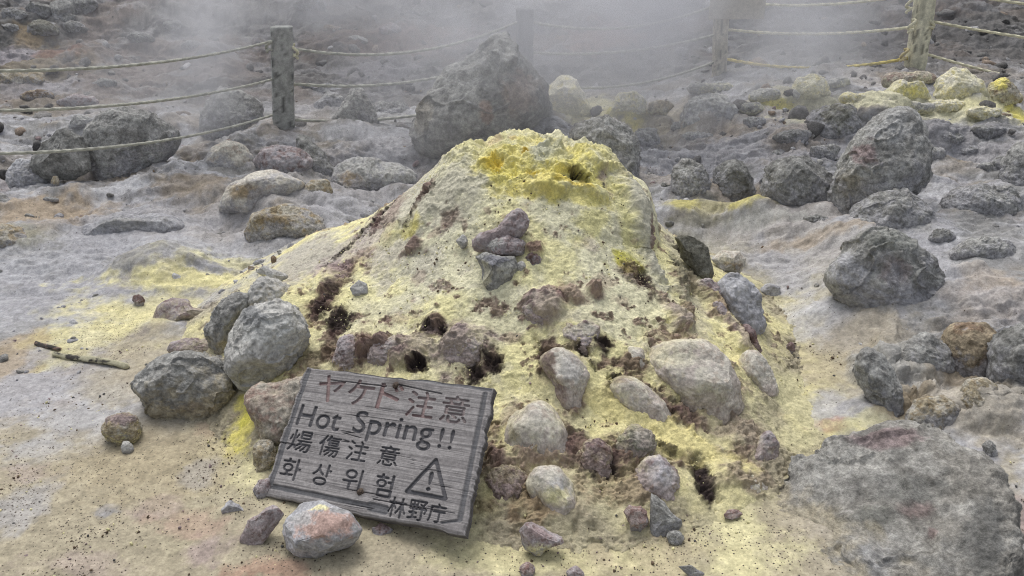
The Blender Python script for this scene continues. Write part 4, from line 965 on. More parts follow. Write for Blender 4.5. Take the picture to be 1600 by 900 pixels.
    disp *= .7 if r['plane'] else .35 if ang else .6 if r['kind'] == 'buff' else 1.0
    W = W + nrm * (disp * Rm)[:, None]
    nrm = vnormals(W, Fc)
    a, b, c = KIND[r['kind']]
    col = np.repeat(a[None], len(W), 0)
    n1 = fbm(sc_, 1.8, 5, s * 2.9, .6)
    n2 = fbm(sc_, 5.0, 5, s * 4.1, .65)
    n3 = fbm(st, 2.4, 6, s * 5.7, .65)
    col = mix(col, b, sstep(.45, .65, n1) * .8)
    col = mix(col, c, sstep(.56, .72, n2) * .65)
    col = mix(col, b * 1.1, sstep(.60, .72, n3) * .5)
    if r['spots'] is not None:
        for (sx, sy, srx, sry, sc) in r['spots']:
            uu = (pxx - sx) / srx
            vv = (pyy2 - sy) / sry
            m = sstep(1.25, .6, np.sqrt(uu * uu + vv * vv) + (n2 - .5) * 1.3) * (loc2[:, 2] < 0)
            col = mix(col, sc, m * .85)
    dust, amt, fringe = r['dust'], r['amt'], r['fringe']
    if dust is not None:
        m = sstep(.95 - amt * 1.3, 1.3 - amt * 1.0, nrm[:, 2] + (n2 - .5) * 1.1 + (n1 - .5) * .5)
        col = mix(col, dust, m * .85)
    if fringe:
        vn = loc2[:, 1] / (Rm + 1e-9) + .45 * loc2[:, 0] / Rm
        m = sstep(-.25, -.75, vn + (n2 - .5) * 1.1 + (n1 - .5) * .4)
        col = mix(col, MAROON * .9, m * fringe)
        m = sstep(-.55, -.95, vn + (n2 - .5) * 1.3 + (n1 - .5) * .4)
        col = mix(col, DARK * 1.5, m * min(1, fringe * 1.4))  # crevice shade under the boulder, painted near-black along its lower edge
    if r['bed'] > .055:                                # a tide line of dried mud or dust
        Q = W + ctr
        dz = Q[:, 2] - surf_h(Q[:, 0], Q[:, 1])
        m = sstep(.16, .0, dz / Rm + (n2 - .5) * .25 + (n1 - .5) * .15) if r['plane'] else sstep(.95, .15, dz / Rm + (n2 - .5) * 1.4 + (n1 - .5) * 1.0)
        mudc = C(.37, .31, .28) if r['group'] == G1 else SULPHUR_PALE * .8 if r['group'] == G6 else SAND if r['group'] == G5 or r['plane'] else LILAC * .98
        col = mix(col, mudc, m * (.6 if r['group'] == G1 else .8))
        if r['group'] == G1:                         # sulphur dust drifted over the upper edges
            m = sstep(.25, .8, loc2[:, 1] / Rm + (n2 - .5) * 1.3 + (n1 - .5) * .8) * sstep(.9, .45, dz / Rm + (n2 - .5) * .5)
            col = mix(col, SULPHUR * .96, m * .35)
    col *= (0.68 + .64 * fbm(sc_, 14, 5, s * 1.1, .7))[:, None]
    mat = M_SMOOTH if r['kind'] in ('buff', 'mauve', 'pale', 'yellow', 'lilac') else M_LAYER if style == 'angular' or s % 3 == 0 else M_ROCK
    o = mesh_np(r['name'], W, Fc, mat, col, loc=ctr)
    tag(o, r['label'], r['cat'], r['group'])
    return o


for r in PLAN:
    build_rock(r)



# ------------------------------------------------------------------ loose crumbs and scree nobody could count
gi = np.random.default_rng(99)


def scatter(name, label, cat, spots, sizes, cols, level, mat=M_ROCK, flat=.7):
    U, Fc = ico(level)
    Vs, Fs, Cs = [], [], []
    n = 0
    for (q, sz, c) in zip(spots, sizes, cols):
        k = U * (1 + .7 * (vnoise(U * 1.4 + gi.random(3) * 30) - .5))[:, None]
        for _ in range(5):
            pn = gi.normal(size=3)
            pn /= np.linalg.norm(pn)
            k = k - np.maximum(k @ pn - .45 - .25 * gi.random(), 0)[:, None] * pn
        A = Matrix.Rotation(gi.random() * 6.28, 3, Vector(gi.normal(size=3)))
        k = (k * C(1, .6 + .5 * gi.random(), flat)) @ np.array(A, np.float32)
        Vs.append(k * sz + q)
        Fs.append(Fc + n)
        Cs.append(np.repeat(c[None], len(U), 0) * (0.85 + .3 * gi.random()))
        n += len(U)
    o = mesh_np(name, np.concatenate(Vs), np.concatenate(Fs), mat, np.concatenate(Cs), smooth=False)
    tag(o, label, cat, kind='stuff')
    return o


def ground_z(px, py):
    q = surf_h(px, py)
    return np.stack([px, py, q], 1)


cand = np.stack([gi.uniform(-1.7, 1.6, 15000), gi.uniform(1.2, 3.0, 15000)], 1)
cp = np.stack([cand[:, 0], cand[:, 1], 0 * cand[:, 0]], 1)
pk = fbm(cp, 5, 4, 80) + .5 * (gi.random(len(cand)) - .5)
cand = cand[pk > .56]
q = ground_z(cand[:, 0], cand[:, 1])
sz = .0018 + .006 * gi.random(len(q)) ** 5
cc = [BROWN * .7 if r < .45 else (DGREY * .8 if r < .6 else (SULPHUR if r < .85 else MAUVE)) for r in gi.random(len(q))]
scatter('gravel', 'fine dark and yellow grit strewn over the sand', 'gravel', q + C(0, 0, .001), sz, cc, 1)
# sulphur crumbs on the mound
cand = np.stack([gi.uniform(-.9, 1.2, 7000), gi.uniform(1.75, 3.3, 7000)], 1)
q = ground_z(cand[:, 0], cand[:, 1])
q = q[q[:, 2] > .05]
q = q[fbm(q, 6, 4, 83) > .45]
scatter('sulphur_crumbs', 'yellow sulphur crumbs lying all over the mound', 'sulphur crumbs', q, .0015 + .0035 * gi.random(len(q)) ** 3, [SULPHUR * (.85 + .25 * r) if r < .93 else MAROON for r in gi.random(len(q))], 1, M_MOUND)
# scree on the hillside and between the fence boulders
yy = gi.uniform(5.3, 13, 2600)
xx = gi.uniform(-1, 1, 2600) * (yy + 1) * .8
q = ground_z(xx, yy)
scatter('scree', 'broken stones strewn over the hillside beyond the rope fence', 'scree', q, .012 + .085 * gi.random(len(q)) ** 5, [C(.17, .165, .16) if r < .5 else (C(.10, .097, .095) if r < .75 else (C(.26, .21, .17) if r < .9 else C(.36, .355, .36))) for r in gi.random(len(q))], 2)
n_r = 5200
yy = 2.6 + 4.2 * gi.random(n_r) ** .8
xx = gi.uniform(-1, 1, n_r) * (yy + 1) * .75
cl_ = fbm(np.stack([xx, yy, 0 * xx], 1), 2.2, 4, 88)
ok = ((abs(xx - .1) > 1.15) | (yy > 4.0)) & (cl_ + .35 * gi.random(n_r) > .62)
q = ground_z(xx[ok], yy[ok])
scatter('rubble', 'small stones scattered over the grey crust around the mound', 'rubble', q, .005 + .03 * gi.random(len(q)) ** 5, [GREY * (.7 + .5 * gi.random()) if r < .45 else (LILAC if r < .65 else (MAUVE if r < .75 else (BROWN * 1.3 if r < .85 else C(.42, .42, .43)))) for r in gi.random(len(q))], 2)

# ------------------------------------------------------------------ wooden warning sign
# board corners as seen: solve for its pose (a flat rectangle in space)
PIX = np.array([(478, 572), (771, 607), (725, 834), (409, 772)], float)


def homography(src, dst):
    A = []
    for (a, b), (u, v) in zip(src, dst):
        A.append([a, b, 1, 0, 0, 0, -u * a, -u * b, -u])
        A.append([0, 0, 0, a, b, 1, -v * a, -v * b, -v])
    return np.linalg.svd(np.array(A))[2][-1].reshape(3, 3)


Hh = homography([(0, 1), (1, 1), (1, 0), (0, 0)], [((u - 800) / F, -(v - 450) / F) for u, v in PIX])
if Hh[2, 2] < 0:
    Hh = -Hh
h1, h2, h3 = Hh[:, 0], Hh[:, 1], Hh[:, 2]           # camera frame: x right, y up, z forward
bw = hit(430, 778)                                  # lower left corner rests on the sand
sc0 = ((bw - CAM) @ FW) / h3[2]
h1, h2, h3 = h1 * sc0, h2 * sc0, h3 * sc0
BW_, BH_ = np.linalg.norm(h1), np.linalg.norm(h2)
M3 = np.stack([RT, UP, FW], 1)
ex = M3 @ (h1 / BW_)
ey = M3 @ (h2 / BH_)
SHX = float(ex @ ey)                                 # the old board is out of square
ey = ey - ex * SHX
SHY = float(np.linalg.norm(ey))
ey /= SHY
ez = np.cross(ex, ey)
O0 = CAM + M3 @ h3
print('sign size', BW_, BH_, 'normal', ez, 'skew', h1 @ h2 / BW_ / BH_, 'top right z', (O0 + ex * BW_ + ey * BH_), 'll', O0)
Hi = np.linalg.inv(Hh)


def zb(zx, zy):
    """a spot read off the sign (three times enlarged, origin 390,550) in board metres"""
    px, py = 390 + zx / 3.0, 550 + zy / 3.0
    w = Hi @ np.array([(px - 800) / F, -(py - 450) / F, 1])
    return w[0] / w[2] * BW_, w[1] / w[2] * BH_


texts = [  # text, centre, width, height (enlarged px), red?
    ('ヤ', 380, 172, 118, 122, 1), ('ケ', 520, 190, 118, 118, 1), ('ド', 658, 210, 110, 118, 1), ('注', 803, 245, 130, 122, 1), ('意', 962, 268, 128, 122, 1),
    ('Hot', 328, 308, 200, 98, 0), ('Spring', 668, 366, 372, 136, 0), ('!', 897, 402, 16, 92, 0), ('!', 946, 410, 16, 92, 0),
    ('煬', 240, 418, 108, 98, 0), ('傷', 374, 440, 100, 98, 0), ('注', 506, 464, 96, 92, 0), ('意', 652, 487, 96, 92, 0),
    ('화', 192, 548, 92, 100, 0), ('상', 336, 573, 88, 100, 0), ('위', 480, 598, 88, 100, 0), ('험', 628, 625, 84, 104, 0),
    ('林', 690, 728, 88, 92, 0), ('野', 786, 742, 88, 92, 0), ('庁', 878, 755, 80, 88, 0),
    ('!', 846, 606, 20, 88, 0)]
tv, tf, tred = [], [], []
for (s, zx, zy, wz, hz, red) in texts:
    cu = bpy.data.curves.new('lettering', 'FONT')
    cu.body = s
    cu.resolution_u = 4
    to = bpy.data.objects.new('lettering', cu)
    COL.objects.link(to)
    dg = bpy.context.evaluated_depsgraph_get()
    me = to.evaluated_get(dg).to_mesh()
    me.calc_loop_triangles()
    vv = np.array([v.co[:] for v in me.vertices])
    tri = np.array([t.vertices[:] for t in me.loop_triangles])
    to.evaluated_get(dg).to_mesh_clear()
    bpy.data.objects.remove(to)
    if not len(tri):
        print('no glyph', s)
        continue
    lo, hi = vv.min(0), vv.max(0)
    cx, cy = zb(zx, zy)
    l, r = zb(zx - wz / 2, zy - wz * .06), zb(zx + wz / 2, zy + wz * .06)
    t, b = zb(zx + hz * .14, zy - hz / 2), zb(zx - hz * .14, zy + hz / 2)
    ww, hh = abs(r[0] - l[0]), abs(t[1] - b[1])
    v2 = np.zeros_like(vv)
    v2[:, 0] = cx + ((vv[:, 0] - lo[0]) / (hi[0] - lo[0]) - .5) * ww
    v2[:, 1] = cy + ((vv[:, 1] - lo[1]) / (hi[1] - lo[1]) - .5) * hh
    off = sum(len(a) for a in tv)
    tv.append(v2)
    tf.append(tri + off)
    tred += [red] * len(tri)
tv, tf = np.concatenate(tv), np.concatenate(tf)
nx, ny = 640, 460
gx, gy = np.linspace(0, BW_, nx), np.linspace(0, BH_, ny)
GX, GY = np.meshgrid(gx, gy)
carve = np.zeros((ny, nx), np.float32)
redm = np.zeros((ny, nx), np.float32)
for tri, red in zip(tf, tred):
    a, b, c = tv[tri][:, :2]
    x0, x1 = np.searchsorted(gx, [min(a[0], b[0], c[0]), max(a[0], b[0], c[0])])
    y0, y1 = np.searchsorted(gy, [min(a[1], b[1], c[1]), max(a[1], b[1], c[1])])
    if x1 <= x0 or y1 <= y0:
        continue
    sx, sy = GX[y0:y1, x0:x1], GY[y0:y1, x0:x1]
    den = (b[1] - c[1]) * (a[0] - c[0]) + (c[0] - b[0]) * (a[1] - c[1])
    if abs(den) < 1e-14:
        continue
    l1 = ((b[1] - c[1]) * (sx - c[0]) + (c[0] - b[0]) * (sy - c[1])) / den
    l2 = ((c[1] - a[1]) * (sx - c[0]) + (a[0] - c[0]) * (sy - c[1])) / den
    ins = (l1 >= -1e-4) & (l2 >= -1e-4) & (l1 + l2 <= 1 + 1e-4)
    carve[y0:y1, x0:x1][ins] = 1
    if red:
        redm[y0:y1, x0:x1][ins] = 1


def line_mask(p, q, w):
    p, q = np.array(p), np.array(q)
    d = q - p
    t = np.clip(((GX - p[0]) * d[0] + (GY - p[1]) * d[1]) / (d @ d), 0, 1)
    return np.hypot(GX - p[0] - t * d[0], GY - p[1] - t * d[1]) < w


for a, b in (((873, 505), (735, 652)), ((735, 652), (918, 688)), ((918, 688), (873, 505))):
    carve[line_mask(zb(*a), zb(*b), BW_ * .0075)] = 1


def blur(m, k):
    for ax in (0, 1):
        m = sum(np.roll(m, s, ax) for s in range(-k, k + 1)) / (2 * k + 1)
    return m


thick = sstep(.22, .5, blur(carve, 2))              # router bit: strokes a little wider than the type
carve = thick
redm = np.clip(blur(redm, 3) * 3, 0, 1) * (thick > .05)
groove = np.zeros((ny, nx), np.float32)
for a, b, w in (((565, 724), (634, 739), .011), ((276, 84), (98, 612), .0075), ((1104, 196), (984, 785), .0065), ((98, 628), (640, 738), .0065), ((300, 66), (1128, 180), .004), ((900, 800), (980, 790), .003)):
    groove[line_mask(zb(*a), zb(*b), w * BW_ / .6)] = 1
groove = blur(groove, 2)
p3 = np.stack([GX.ravel() * 6, GY.ravel() * 260, 0 * GX.ravel()], 1)
grain = fbm(p3, 1.0, 4, 7, .6).reshape(ny, nx)
p4 = np.stack([GX.ravel() * 2.0, GY.ravel() * 60, 0 * GX.ravel() + 4], 1)
crack = ridged(p4, 1.0, 2, 3).reshape(ny, nx)
crack = sstep(.88, .97, crack)
wob = fbm(np.stack([GX.ravel(), GY.ravel(), 0 * GX.ravel()], 1), 9, 4, 5).reshape(ny, nx)
cr2 = line_mask(zb(380, 130), zb(640, 160), .0018) | line_mask(zb(700, 152), zb(900, 195), .0018) | line_mask(zb(580, 690), zb(960, 755), .0012)
crack = np.clip(crack * sstep(.4, .6, wob) + blur(cr2.astype(np.float32), 1), 0, 1)
edge = np.minimum(np.minimum(GX, BW_ - GX), np.minimum(GY, BH_ - GY))
Zf = 0.0016 * (grain - .5) + .004 * (wob - .5) - .0055 * carve - .005 * groove - .004 * crack - .004 * sstep(.008, 0, edge)
# ragged edges
ed = fbm(np.stack([GX.ravel() * 8, GY.ravel() * 40, 0 * GX.ravel()], 1), 1, 4, 15).reshape(ny, nx) - .5
eh = fbm(np.stack([GX.ravel() * 10, GY.ravel() * 3, 0 * GX.ravel()], 1), 1, 4, 16).reshape(ny, nx) - .5
sx = sstep(.02, 0, GX) - sstep(.02, 0, BW_ - GX)
sy = sstep(.02, 0, GY) - sstep(.02, 0, BH_ - GY)
QX, QY = GX + ed * .014 * sx, GY + eh * .012 * sy
cw = mix(np.repeat(C(.195, .184, .184)[None], nx * ny, 0), C(.275, .262, .26), sstep(.3, .7, grain.ravel()))
cw = mix(cw, C(.10, .095, .10), sstep(.62, .8, fbm(p3 * C(1, .4, 1), 1, 4, 22)) * .35)
for (zx, zy, r) in ((685, 155, .05), (520, 655, .035)):
    bx, by = zb(zx, zy)
    st = sstep(1.2, .2, np.hypot((GX - bx) / r, (GY - by) / (r * .8)) + (wob - .5) * .8).ravel()
    cw = mix(cw, C(.075, .066, .062), st * .7)
cw = mix(cw, C(.07, .07, .078), np.clip(carve.ravel() * .9 * (1 - redm.ravel()), 0, 1))
cw = mix(cw, C(.21, .135, .13), np.clip(redm.ravel() * (.35 + .6 * (wob.ravel() - .3)) * sstep(BW_ * 1.0, BW_ * .55, GX.ravel()) + redm.ravel() * .25, 0, .9))
cw = mix(cw, C(.07, .075, .085), groove.ravel() * .7)
cw = mix(cw, C(.045, .042, .045), crack.ravel() * .8)
front = np.stack([QX.ravel(), QY.ravel(), Zf.ravel()], 1)
ring = np.concatenate([np.arange(nx), np.arange(1, ny) * nx + nx - 1, (ny - 1) * nx + np.arange(nx - 2, -1, -1), np.arange(ny - 2, 0, -1) * nx])
BT = .034
back = front[ring] * C(1, 1, 0) + C(0, 0, -BT)
mid = front[ring] * C(1, 1, 0) + C(0, 0, -BT * .5) + .002 * (gi.random((len(ring), 3)) - .5)
n0, nr = nx * ny, len(ring)
k = np.arange(nr)
k2 = (k + 1) % nr
side = np.concatenate([np.stack([ring[k2], ring[k], n0 + k, n0 + k2], 1), np.stack([n0 + k2, n0 + k, n0 + nr + k, n0 + nr + k2], 1)])
ctrb = np.array([[BW_ / 2, BH_ / 2, -BT]])
Vb = np.concatenate([front, mid, back, ctrb])
Vb[:, 0] += Vb[:, 1] * SHX
Vb[:, 1] *= SHY
back = Vb[n0 + nr:n0 + 2 * nr]
ctrb = Vb[-1:]
cb = np.concatenate([cw, np.repeat(C(.12, .115, .12)[None], 2 * nr + 1, 0)])
cap = np.stack([n0 + nr + k2, n0 + nr + k, np.full(nr, n0 + 2 * nr), np.full(nr, n0 + 2 * nr)], 1)
sign = bpy.data.objects.new('wooden_sign', None)
COL.objects.link(sign)
Mw = Matrix(((ex[0], ey[0], ez[0], O0[0]), (ex[1], ey[1], ez[1], O0[1]), (ex[2], ey[2], ez[2], O0[2]), (0, 0, 0, 1)))
sign.matrix_world = Mw
tag(sign, 'weathered grey wooden hot spring warning sign with carved letters leaning on the mound', 'sign')
fcs = np.concatenate([grid_faces(ny, nx), side])
board = mesh_np('board', Vb[:-1], fcs, M_WOOD, cb[:-1], parent=sign)
backp = mesh_np('back_panel', np.concatenate([back, ctrb]) * C(1, 1, 1), np.stack([k2, k, np.full(nr, nr)], 1), M_WOOD, np.repeat(C(.12, .115, .12)[None], nr + 1, 0), parent=sign)


def bolt(zx, zy):
    bx, by = zb(zx, zy)
    U, Fc = ico(4)
    v = U * C(.0105, .0105, .007)
    v = v + v * (.35 * (fbm(U, 3, 3, zx) - .5))[:, None]
    o = mesh_np('bolt', v, Fc, M_RUST, np.repeat(C(.07, .052, .04)[None], len(U), 0) * (.6 + .8 * fbm(U, 4, 3, 3))[:, None], parent=sign)
    o.location = (bx + by * SHX, by * SHY, .0)


bolt(685, 155)
bolt(520, 655)

# ------------------------------------------------------------------ rope fence


def post(name, label, px, py_base, py_top, y, w_px, tint, lean_px=0, bare=False, face=12):
    b = at_y(px, py_base, y)
    gz = float(surf_h(np.array([b[0]]), np.array([b[1]]))[0])
    t = at_y(px + lean_px, py_top, y)
    w = w_px * ((b - CAM) @ FW) / F
    n_seg, n_side = 60, 24
    V, cl = [], []
    bot = np.array([b[0], b[1], min(gz, b[2]) - .15])
    L = t[2] - bot[2]
    ax = (t - bot)
    for i in range(n_seg + 1):
        f = i / n_seg
        for j in range(n_side):
            a = 2 * math.pi * j / n_side + math.radians(face)
            c, s = math.cos(a - math.radians(face)), math.sin(a - math.radians(face))
            e = .32
            r = w * .5 / (abs(c) ** (2 / e) + abs(s) ** (2 / e)) ** (e / 2)
            V.append(bot + ax * f + np.array([r * math.cos(a), r * .8 * math.sin(a), 0]))
    for j in range(n_side):
        V.append(V[n_seg * n_side + j] * .55 + t * .45 + np.array([0, 0, .006]))
    V.append(t + np.array([0, 0, .008]))
    V = np.array(V)
    q = np.stack([V[:, 0] * 130, V[:, 1] * 130, V[:, 2] * 5], 1)
    gr = fbm(q, 1, 4, px)
    cen = bot + (V[:, 2:3] - bot[2]) / L * ax
    V = cen + (V - cen) * (1 + .10 * (gr - .5) + .10 * (fbm(V, 6, 3, px + 1) - .5))[:, None]
    Fq = []
    for i in range(n_seg + 1):
        for j in range(n_side):
            j2 = (j + 1) % n_side
            Fq.append([i * n_side + j, i * n_side + j2, (i + 1) * n_side + j2, (i + 1) * n_side + j])
    m = (n_seg + 1) * n_side
    for j in range(n_side):
        Fq.append([m + j, m + (j + 1) % n_side, m + n_side, m + n_side])
    cl = np.repeat(np.array(tint, np.float32)[None], len(V), 0) * (.55 + .9 * gr)[:, None]
    cl = mix(cl, np.array(tint, np.float32) * .35, sstep(.68, .8, gr))
    Fq4 = np.array(Fq[:-n_side])
    o = mesh_np(name, V - b, Fq4, M_WOOD, cl, loc=b)
    # closing cap as its own sheet of triangles, joined on
    bm = bmesh.new()
    bm.from_mesh(o.data)
    bm.verts.ensure_lookup_table()
    for j in range(n_side):
        bm.faces.new([bm.verts[m + j], bm.verts[m + (j + 1) % n_side], bm.verts[m + n_side]])
    bm.to_mesh(o.data)
    bm.free()
    tag(o, label, 'fence post', 'posts of the rope fence')
    return b, w


YA, YB, YC, YD = 6.05, 6.9, 7.35, 7.15
post('fence_post', 'weathered square grey timber post standing nearest at left', 441, 222, 42, YA, 33, (.33, .335, .32), lean_px=-1)
post('fence_post', 'steam veiled post half hidden behind the pointed boulder', 820, 108, 14, YB, 24, (.16, .16, .165), lean_px=0)
post('fence_post', 'faded post carrying a board inside the steam plume', 1125, 126, -40, YC, 20, (.42, .39, .32), lean_px=4)
post('fence_post', 'pale yellowish post standing among the yellow blocks at right', 1430, 112, -60, YD, 26, (.62, .60, .46), lean_px=24)


def tube(pts, r, sides=12, twist=0.0, lobes=3, amp=.2):
    pts = np.array(pts)
    n = len(pts)
    tg = np.gradient(pts, axis=0)
    tg /= np.linalg.norm(tg, axis=1, keepdims=True)
    up = np.array([0, 0, 1.0])
    V = []
    s = np.concatenate([[0], np.cumsum(np.linalg.norm(np.diff(pts, axis=0), axis=1))])
    for i in range(n):
        a = np.cross(tg[i], up)
        a /= np.linalg.norm(a) + 1e-9
        b = np.cross(a, tg[i])
        for j in range(sides):
            t = 2 * math.pi * j / sides
            rr_ = r * (1 + amp * math.cos(lobes * (t - twist * s[i])))
            V.append(pts[i] + a * rr_ * math.cos(t) + b * rr_ * math.sin(t))
    V = np.array(V)
    Fq = []
    for i in range(n - 1):
        for j in range(sides):
            j2 = (j + 1) % sides
            Fq.append([i * sides + j, i * sides + j2, (i + 1) * sides + j2, (i + 1) * sides + j])
    return V, np.array(Fq)


ROPE = C(.38, .38, .33)


def rope(label, p0, p1, mid, y0, y1, tint=ROPE, r=.0105, ym=None):
    """a slack rope through two fixings and the lowest spot seen between them"""
    A = at_y(p0[0], p0[1], y0)
    B = at_y(p1[0], p1[1], y1)
    f = (mid[0] - p0[0]) / (p1[0] - p0[0])
    M = at_y(mid[0], mid[1], y0 + (y1 - y0) * f)
    t = np.linspace(0, 1, 260)[:, None]
    fm = np.linalg.norm((M - A)[:2]) / np.linalg.norm((B - A)[:2])
    sag = (M - (A + (B - A) * fm))[2] / (fm * (1 - fm))
    pts = A + (B - A) * t
    pts[:, 2] += (sag * t * (1 - t))[:, 0]
    V, Fq = tube(pts, r, 12, 2 * math.pi / .075 / 3 * 1.0)
    cl = np.repeat(np.array(tint, np.float32)[None], len(V), 0) * (.75 + .5 * fbm(V, 22, 3, p0[1]))[:, None]
    o = mesh_np('rope', V - A, Fq, M_ROPE, cl, loc=A)
    tag(o, label, 'rope', 'ropes of the fence')
    return o


def knot(parent, px, py, y, h_px, tint, flip=1):
    c = at_y(px, py, y)
    s = ((c - CAM) @ FW) / F
    t = np.linspace(0, 1, 40)
    loop = np.stack([np.sin(t * 11) * 5 * s * flip * (1 - .4 * t), np.cos(t * 11) * .02, (-t * h_px + np.sin(t * 9) * 3) * s], 1)
    V, Fq = tube(loop, 2.2 * s, 10, 80)
    V += (c - np.array(parent.location))
    k = mesh_np('knot', V, Fq, M_ROPE, np.repeat(np.array(tint, np.float32)[None], len(V), 0) * (.8 + .4 * fbm(V, 60, 3))[:, None], parent=parent)


YEL = C(.60, .575, .42)
# left of the nearest post
r1 = rope('topmost rope left of the nearest grey post', (-160, 108), (425, 64), (100, 102), 3.4, YA - .06, r=.008)
r2 = rope('middle rope left of the nearest grey post', (-160, 172), (425, 124), (100, 162), 3.4, YA - .06, r=.008)
r3 = rope('lowest rope left of the nearest grey post crossing the dark faceted boulder', (-160, 240), (425, 180), (100, 226), 3.4, YA - .06, r=.008)
knot(r1, 419, 66, YA - .08, 16, ROPE)
r4 = rope('topmost rope from the nearest post to the half hidden post', (458, 76), (812, 33), (600, 84), YA, YB)
r5 = rope('middle rope from the nearest post to the pointed boulder', (458, 131), (812, 84), (590, 132), YA, YB)
r6 = rope('lowest rope right of the nearest post', (458, 187), (812, 140), (570, 187), YA, YB)
knot(r4, 460, 70, YA - .02, 22, YEL, -1)
r7 = rope('topmost rope in the steam between half hidden post and board post', (830, 34), (1118, 8), (920, 45), YB, YC)
r8 = rope('middle rope in the steam between half hidden post and board post', (830, 82), (1118, 54), (910, 84), YB, YC)
r9 = rope('lowest rope in the steam above the pale yellow block', (836, 131), (1118, 96), (930, 137), YB, YC)
r10 = rope('topmost rope right of the board post near the top edge', (1132, 2), (1425, -8), (1260, 8), YC, YD, YEL * .95)
r11 = rope('middle rope between board post and pale yellowish post', (1134, 46), (1428, 42), (1270, 53), YC, YD, YEL * .95, .0115)
r12 = rope('lowest yellow stained rope between board post and pale yellowish post', (1134, 92), (1418, 91), (1290, 106), YC, YD, C(.58, .48, .14), .0125)
knot(r10, 1424, -6, YD - .05, 26, YEL)
knot(r11, 1426, 32, YD - .05, 20, YEL)
knot(r12, 1414, 78, YD - .05, 18, YEL * C(.9, .8, .6))
r13 = rope('topmost rope leaving the top right corner', (1452, -18), (1760, 20), (1580, 3), YD, 6.6, YEL)
r14 = rope('middle rope right of the pale yellowish post', (1454, 33), (1760, 78), (1560, 52), YD, 6.6, YEL)
r15 = rope('lowest rope right of the pale yellowish post above the cream block', (1446, 84), (1760, 156), (1560, 115), YD, 6.6, YEL)
knot(r14, 1456, 34, YD - .04, 12, YEL, -1)

# board on the steam veiled post
bb = at_y(1150, 30, YC - .06)
sb = ((bb - CAM) @ FW) / F
bm = bmesh.new()
bmesh.ops.create_cube(bm, size=1)
bmesh.ops.scale(bm, vec=(86 * sb, .03, 58 * sb), verts=bm.verts)
bmesh.ops.bevel(bm, geom=bm.edges[:], offset=.006, segments=2, affect='EDGES')
bmesh.ops.subdivide_edges(bm, edges=bm.edges[:], cuts=3)
me = bpy.data.meshes.new('notice_board')
bm.to_mesh(me)
bm.free()
a = me.attributes.new('tint', 'FLOAT_COLOR', 'POINT')
for d in a.data:
    d.color = (.42, .39, .33, 1)
me.materials.append(M_WOOD)
nb = bpy.data.objects.new('notice_board', me)
nb.location = bb + np.array([0, 0, 29 * sb])
COL.objects.link(nb)
tag(nb, 'plain wooden board fixed to the post inside the steam plume', 'board')

# ------------------------------------------------------------------ broken sticks on the left crust


def stick(label, p0, p1, w_px, tint, seed):
    A, B = hit(*p0), hit(*p1)
    w = w_px * ((A - CAM) @ FW) / F / 2
    A = A + np.array([0, 0, w * .8])
    B = B + np.array([0, 0, w * .8])
    t = np.linspace(0, 1, 90)[:, None]
    pts = A + (B - A) * t
    pts[:, 2] += .004 * np.sin(t[:, 0] * 7 + seed)
    V, Fq = tube(pts, w, 14, 0, 4, .12)
    q = (V - A)
    V = V + (fbm(q * C(20, 60, 60), 1, 4, seed) - .5)[:, None] * w * .5
    # pinch both ends so they close in a splinter
    n = len(pts)
    for i in range(n):
        k_ = min(1.0, .15 + min(i / 4.0, (n - 1 - i) / 3.0))
        V[i * 14:(i + 1) * 14] = pts[i] + (V[i * 14:(i + 1) * 14] - pts[i]) * k_
    g = fbm(q * C(18, 90, 90), 1, 4, seed + 1)
    cl = mix(np.repeat(np.array(tint, np.float32)[None], len(V), 0), C(.06, .055, .05), sstep(.5, .65, g))
    o = mesh_np('stick', V - A, Fq, M_WOOD, cl, loc=A)
    tag(o, label, 'stick', 'broken sticks on the crust')


stick('long straight pale stick with dark streaks lying on the left crust', (82, 555), (203, 576), 9, (.40, .38, .27), 3)
stick('short brown piece of wood at the left end of the long stick', (55, 538), (95, 549), 7, (.24, .17, .14), 9)

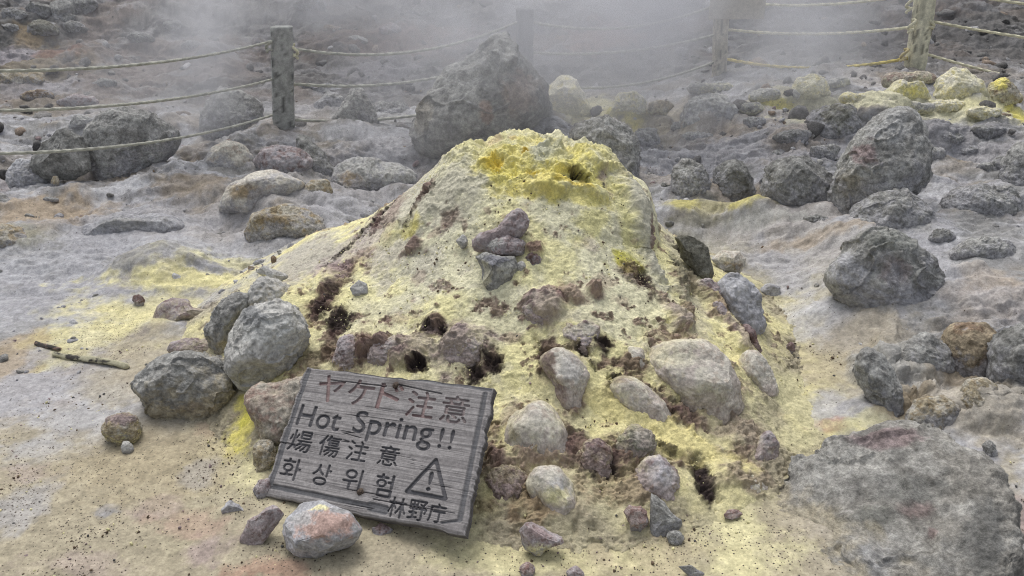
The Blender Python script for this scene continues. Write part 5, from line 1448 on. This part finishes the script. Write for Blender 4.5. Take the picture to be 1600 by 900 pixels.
# ------------------------------------------------------------------ drifting steam
sm = bpy.data.materials.new('steam')
sm.use_nodes = True
nt = sm.node_tree
nt.nodes.clear()
out = nt.nodes.new('ShaderNodeOutputMaterial')
pv = nt.nodes.new('ShaderNodeVolumePrincipled')
pv.inputs['Color'].default_value = (.74, .75, .79, 1)
pv.inputs['Anisotropy'].default_value = 0.2
tc = nt.nodes.new('ShaderNodeTexCoord')
ge = nt.nodes.new('ShaderNodeNewGeometry')
ln = nt.nodes.new('ShaderNodeVectorMath')
ln.operation = 'LENGTH'
nt.links.new(tc.outputs['Object'], ln.inputs[0])
mr = nt.nodes.new('ShaderNodeMapRange')
mr.interpolation_type = 'SMOOTHSTEP'
mr.inputs['From Min'].default_value = 1.0
mr.inputs['From Max'].default_value = 0.15
nt.links.new(ln.outputs['Value'], mr.inputs['Value'])
nz = nt.nodes.new('ShaderNodeTexNoise')
nz.inputs['Scale'].default_value = 0.8
nz.inputs['Detail'].default_value = 3
nz.inputs['Distortion'].default_value = .6
nt.links.new(ge.outputs['Position'], nz.inputs['Vector'])
m2 = nt.nodes.new('ShaderNodeMapRange')
m2.inputs['From Min'].default_value = .39
m2.inputs['From Max'].default_value = .66
nt.links.new(nz.outputs[0], m2.inputs['Value'])
mu = nt.nodes.new('ShaderNodeMath')
mu.operation = 'MULTIPLY'
nt.links.new(mr.outputs[0], mu.inputs[0])
nt.links.new(m2.outputs[0], mu.inputs[1])
oi = nt.nodes.new('ShaderNodeObjectInfo')
mu2 = nt.nodes.new('ShaderNodeMath')
mu2.operation = 'MULTIPLY'
nt.links.new(mu.outputs[0], mu2.inputs[0])
sp = nt.nodes.new('ShaderNodeSeparateColor')
nt.links.new(oi.outputs['Color'], sp.inputs[0])
mu3 = nt.nodes.new('ShaderNodeMath')
mu3.operation = 'MULTIPLY'
mu3.inputs[1].default_value = 4.0
nt.links.new(sp.outputs[0], mu3.inputs[0])
nt.links.new(mu3.outputs[0], mu2.inputs[1])
nt.links.new(mu2.outputs[0], pv.inputs['Density'])
nt.links.new(pv.outputs[0], out.inputs['Volume'])


def puff(label, px, py, y, rx, ry, rz, dens):
    c = at_y(px, py, y)
    U, Fc = ico(3)
    o = mesh_np('steam', U, Fc, sm, loc=c)
    o.scale = (rx, ry, rz)
    o.color = (dens / 4.0, 0, 0, 1)
    tag(o, label, 'steam', kind='stuff')


puff('dense white steam plume hiding the board post', 1115, 25, 6.3, 1.7, 0.85, 1.2, 2.1)
puff('thin veil of steam over the rocks left of the nearest post', 380, 100, 5.9, 1.9, 1.2, 1.0, 1.05)
puff('steam drifting across the middle of the fence and the pointed boulder', 800, 85, 5.6, 2.9, 1.3, 1.1, 1.0)
puff('pale high steam over the far hillside', 900, -60, 9.5, 6.0, 2.2, 2.4, .8)
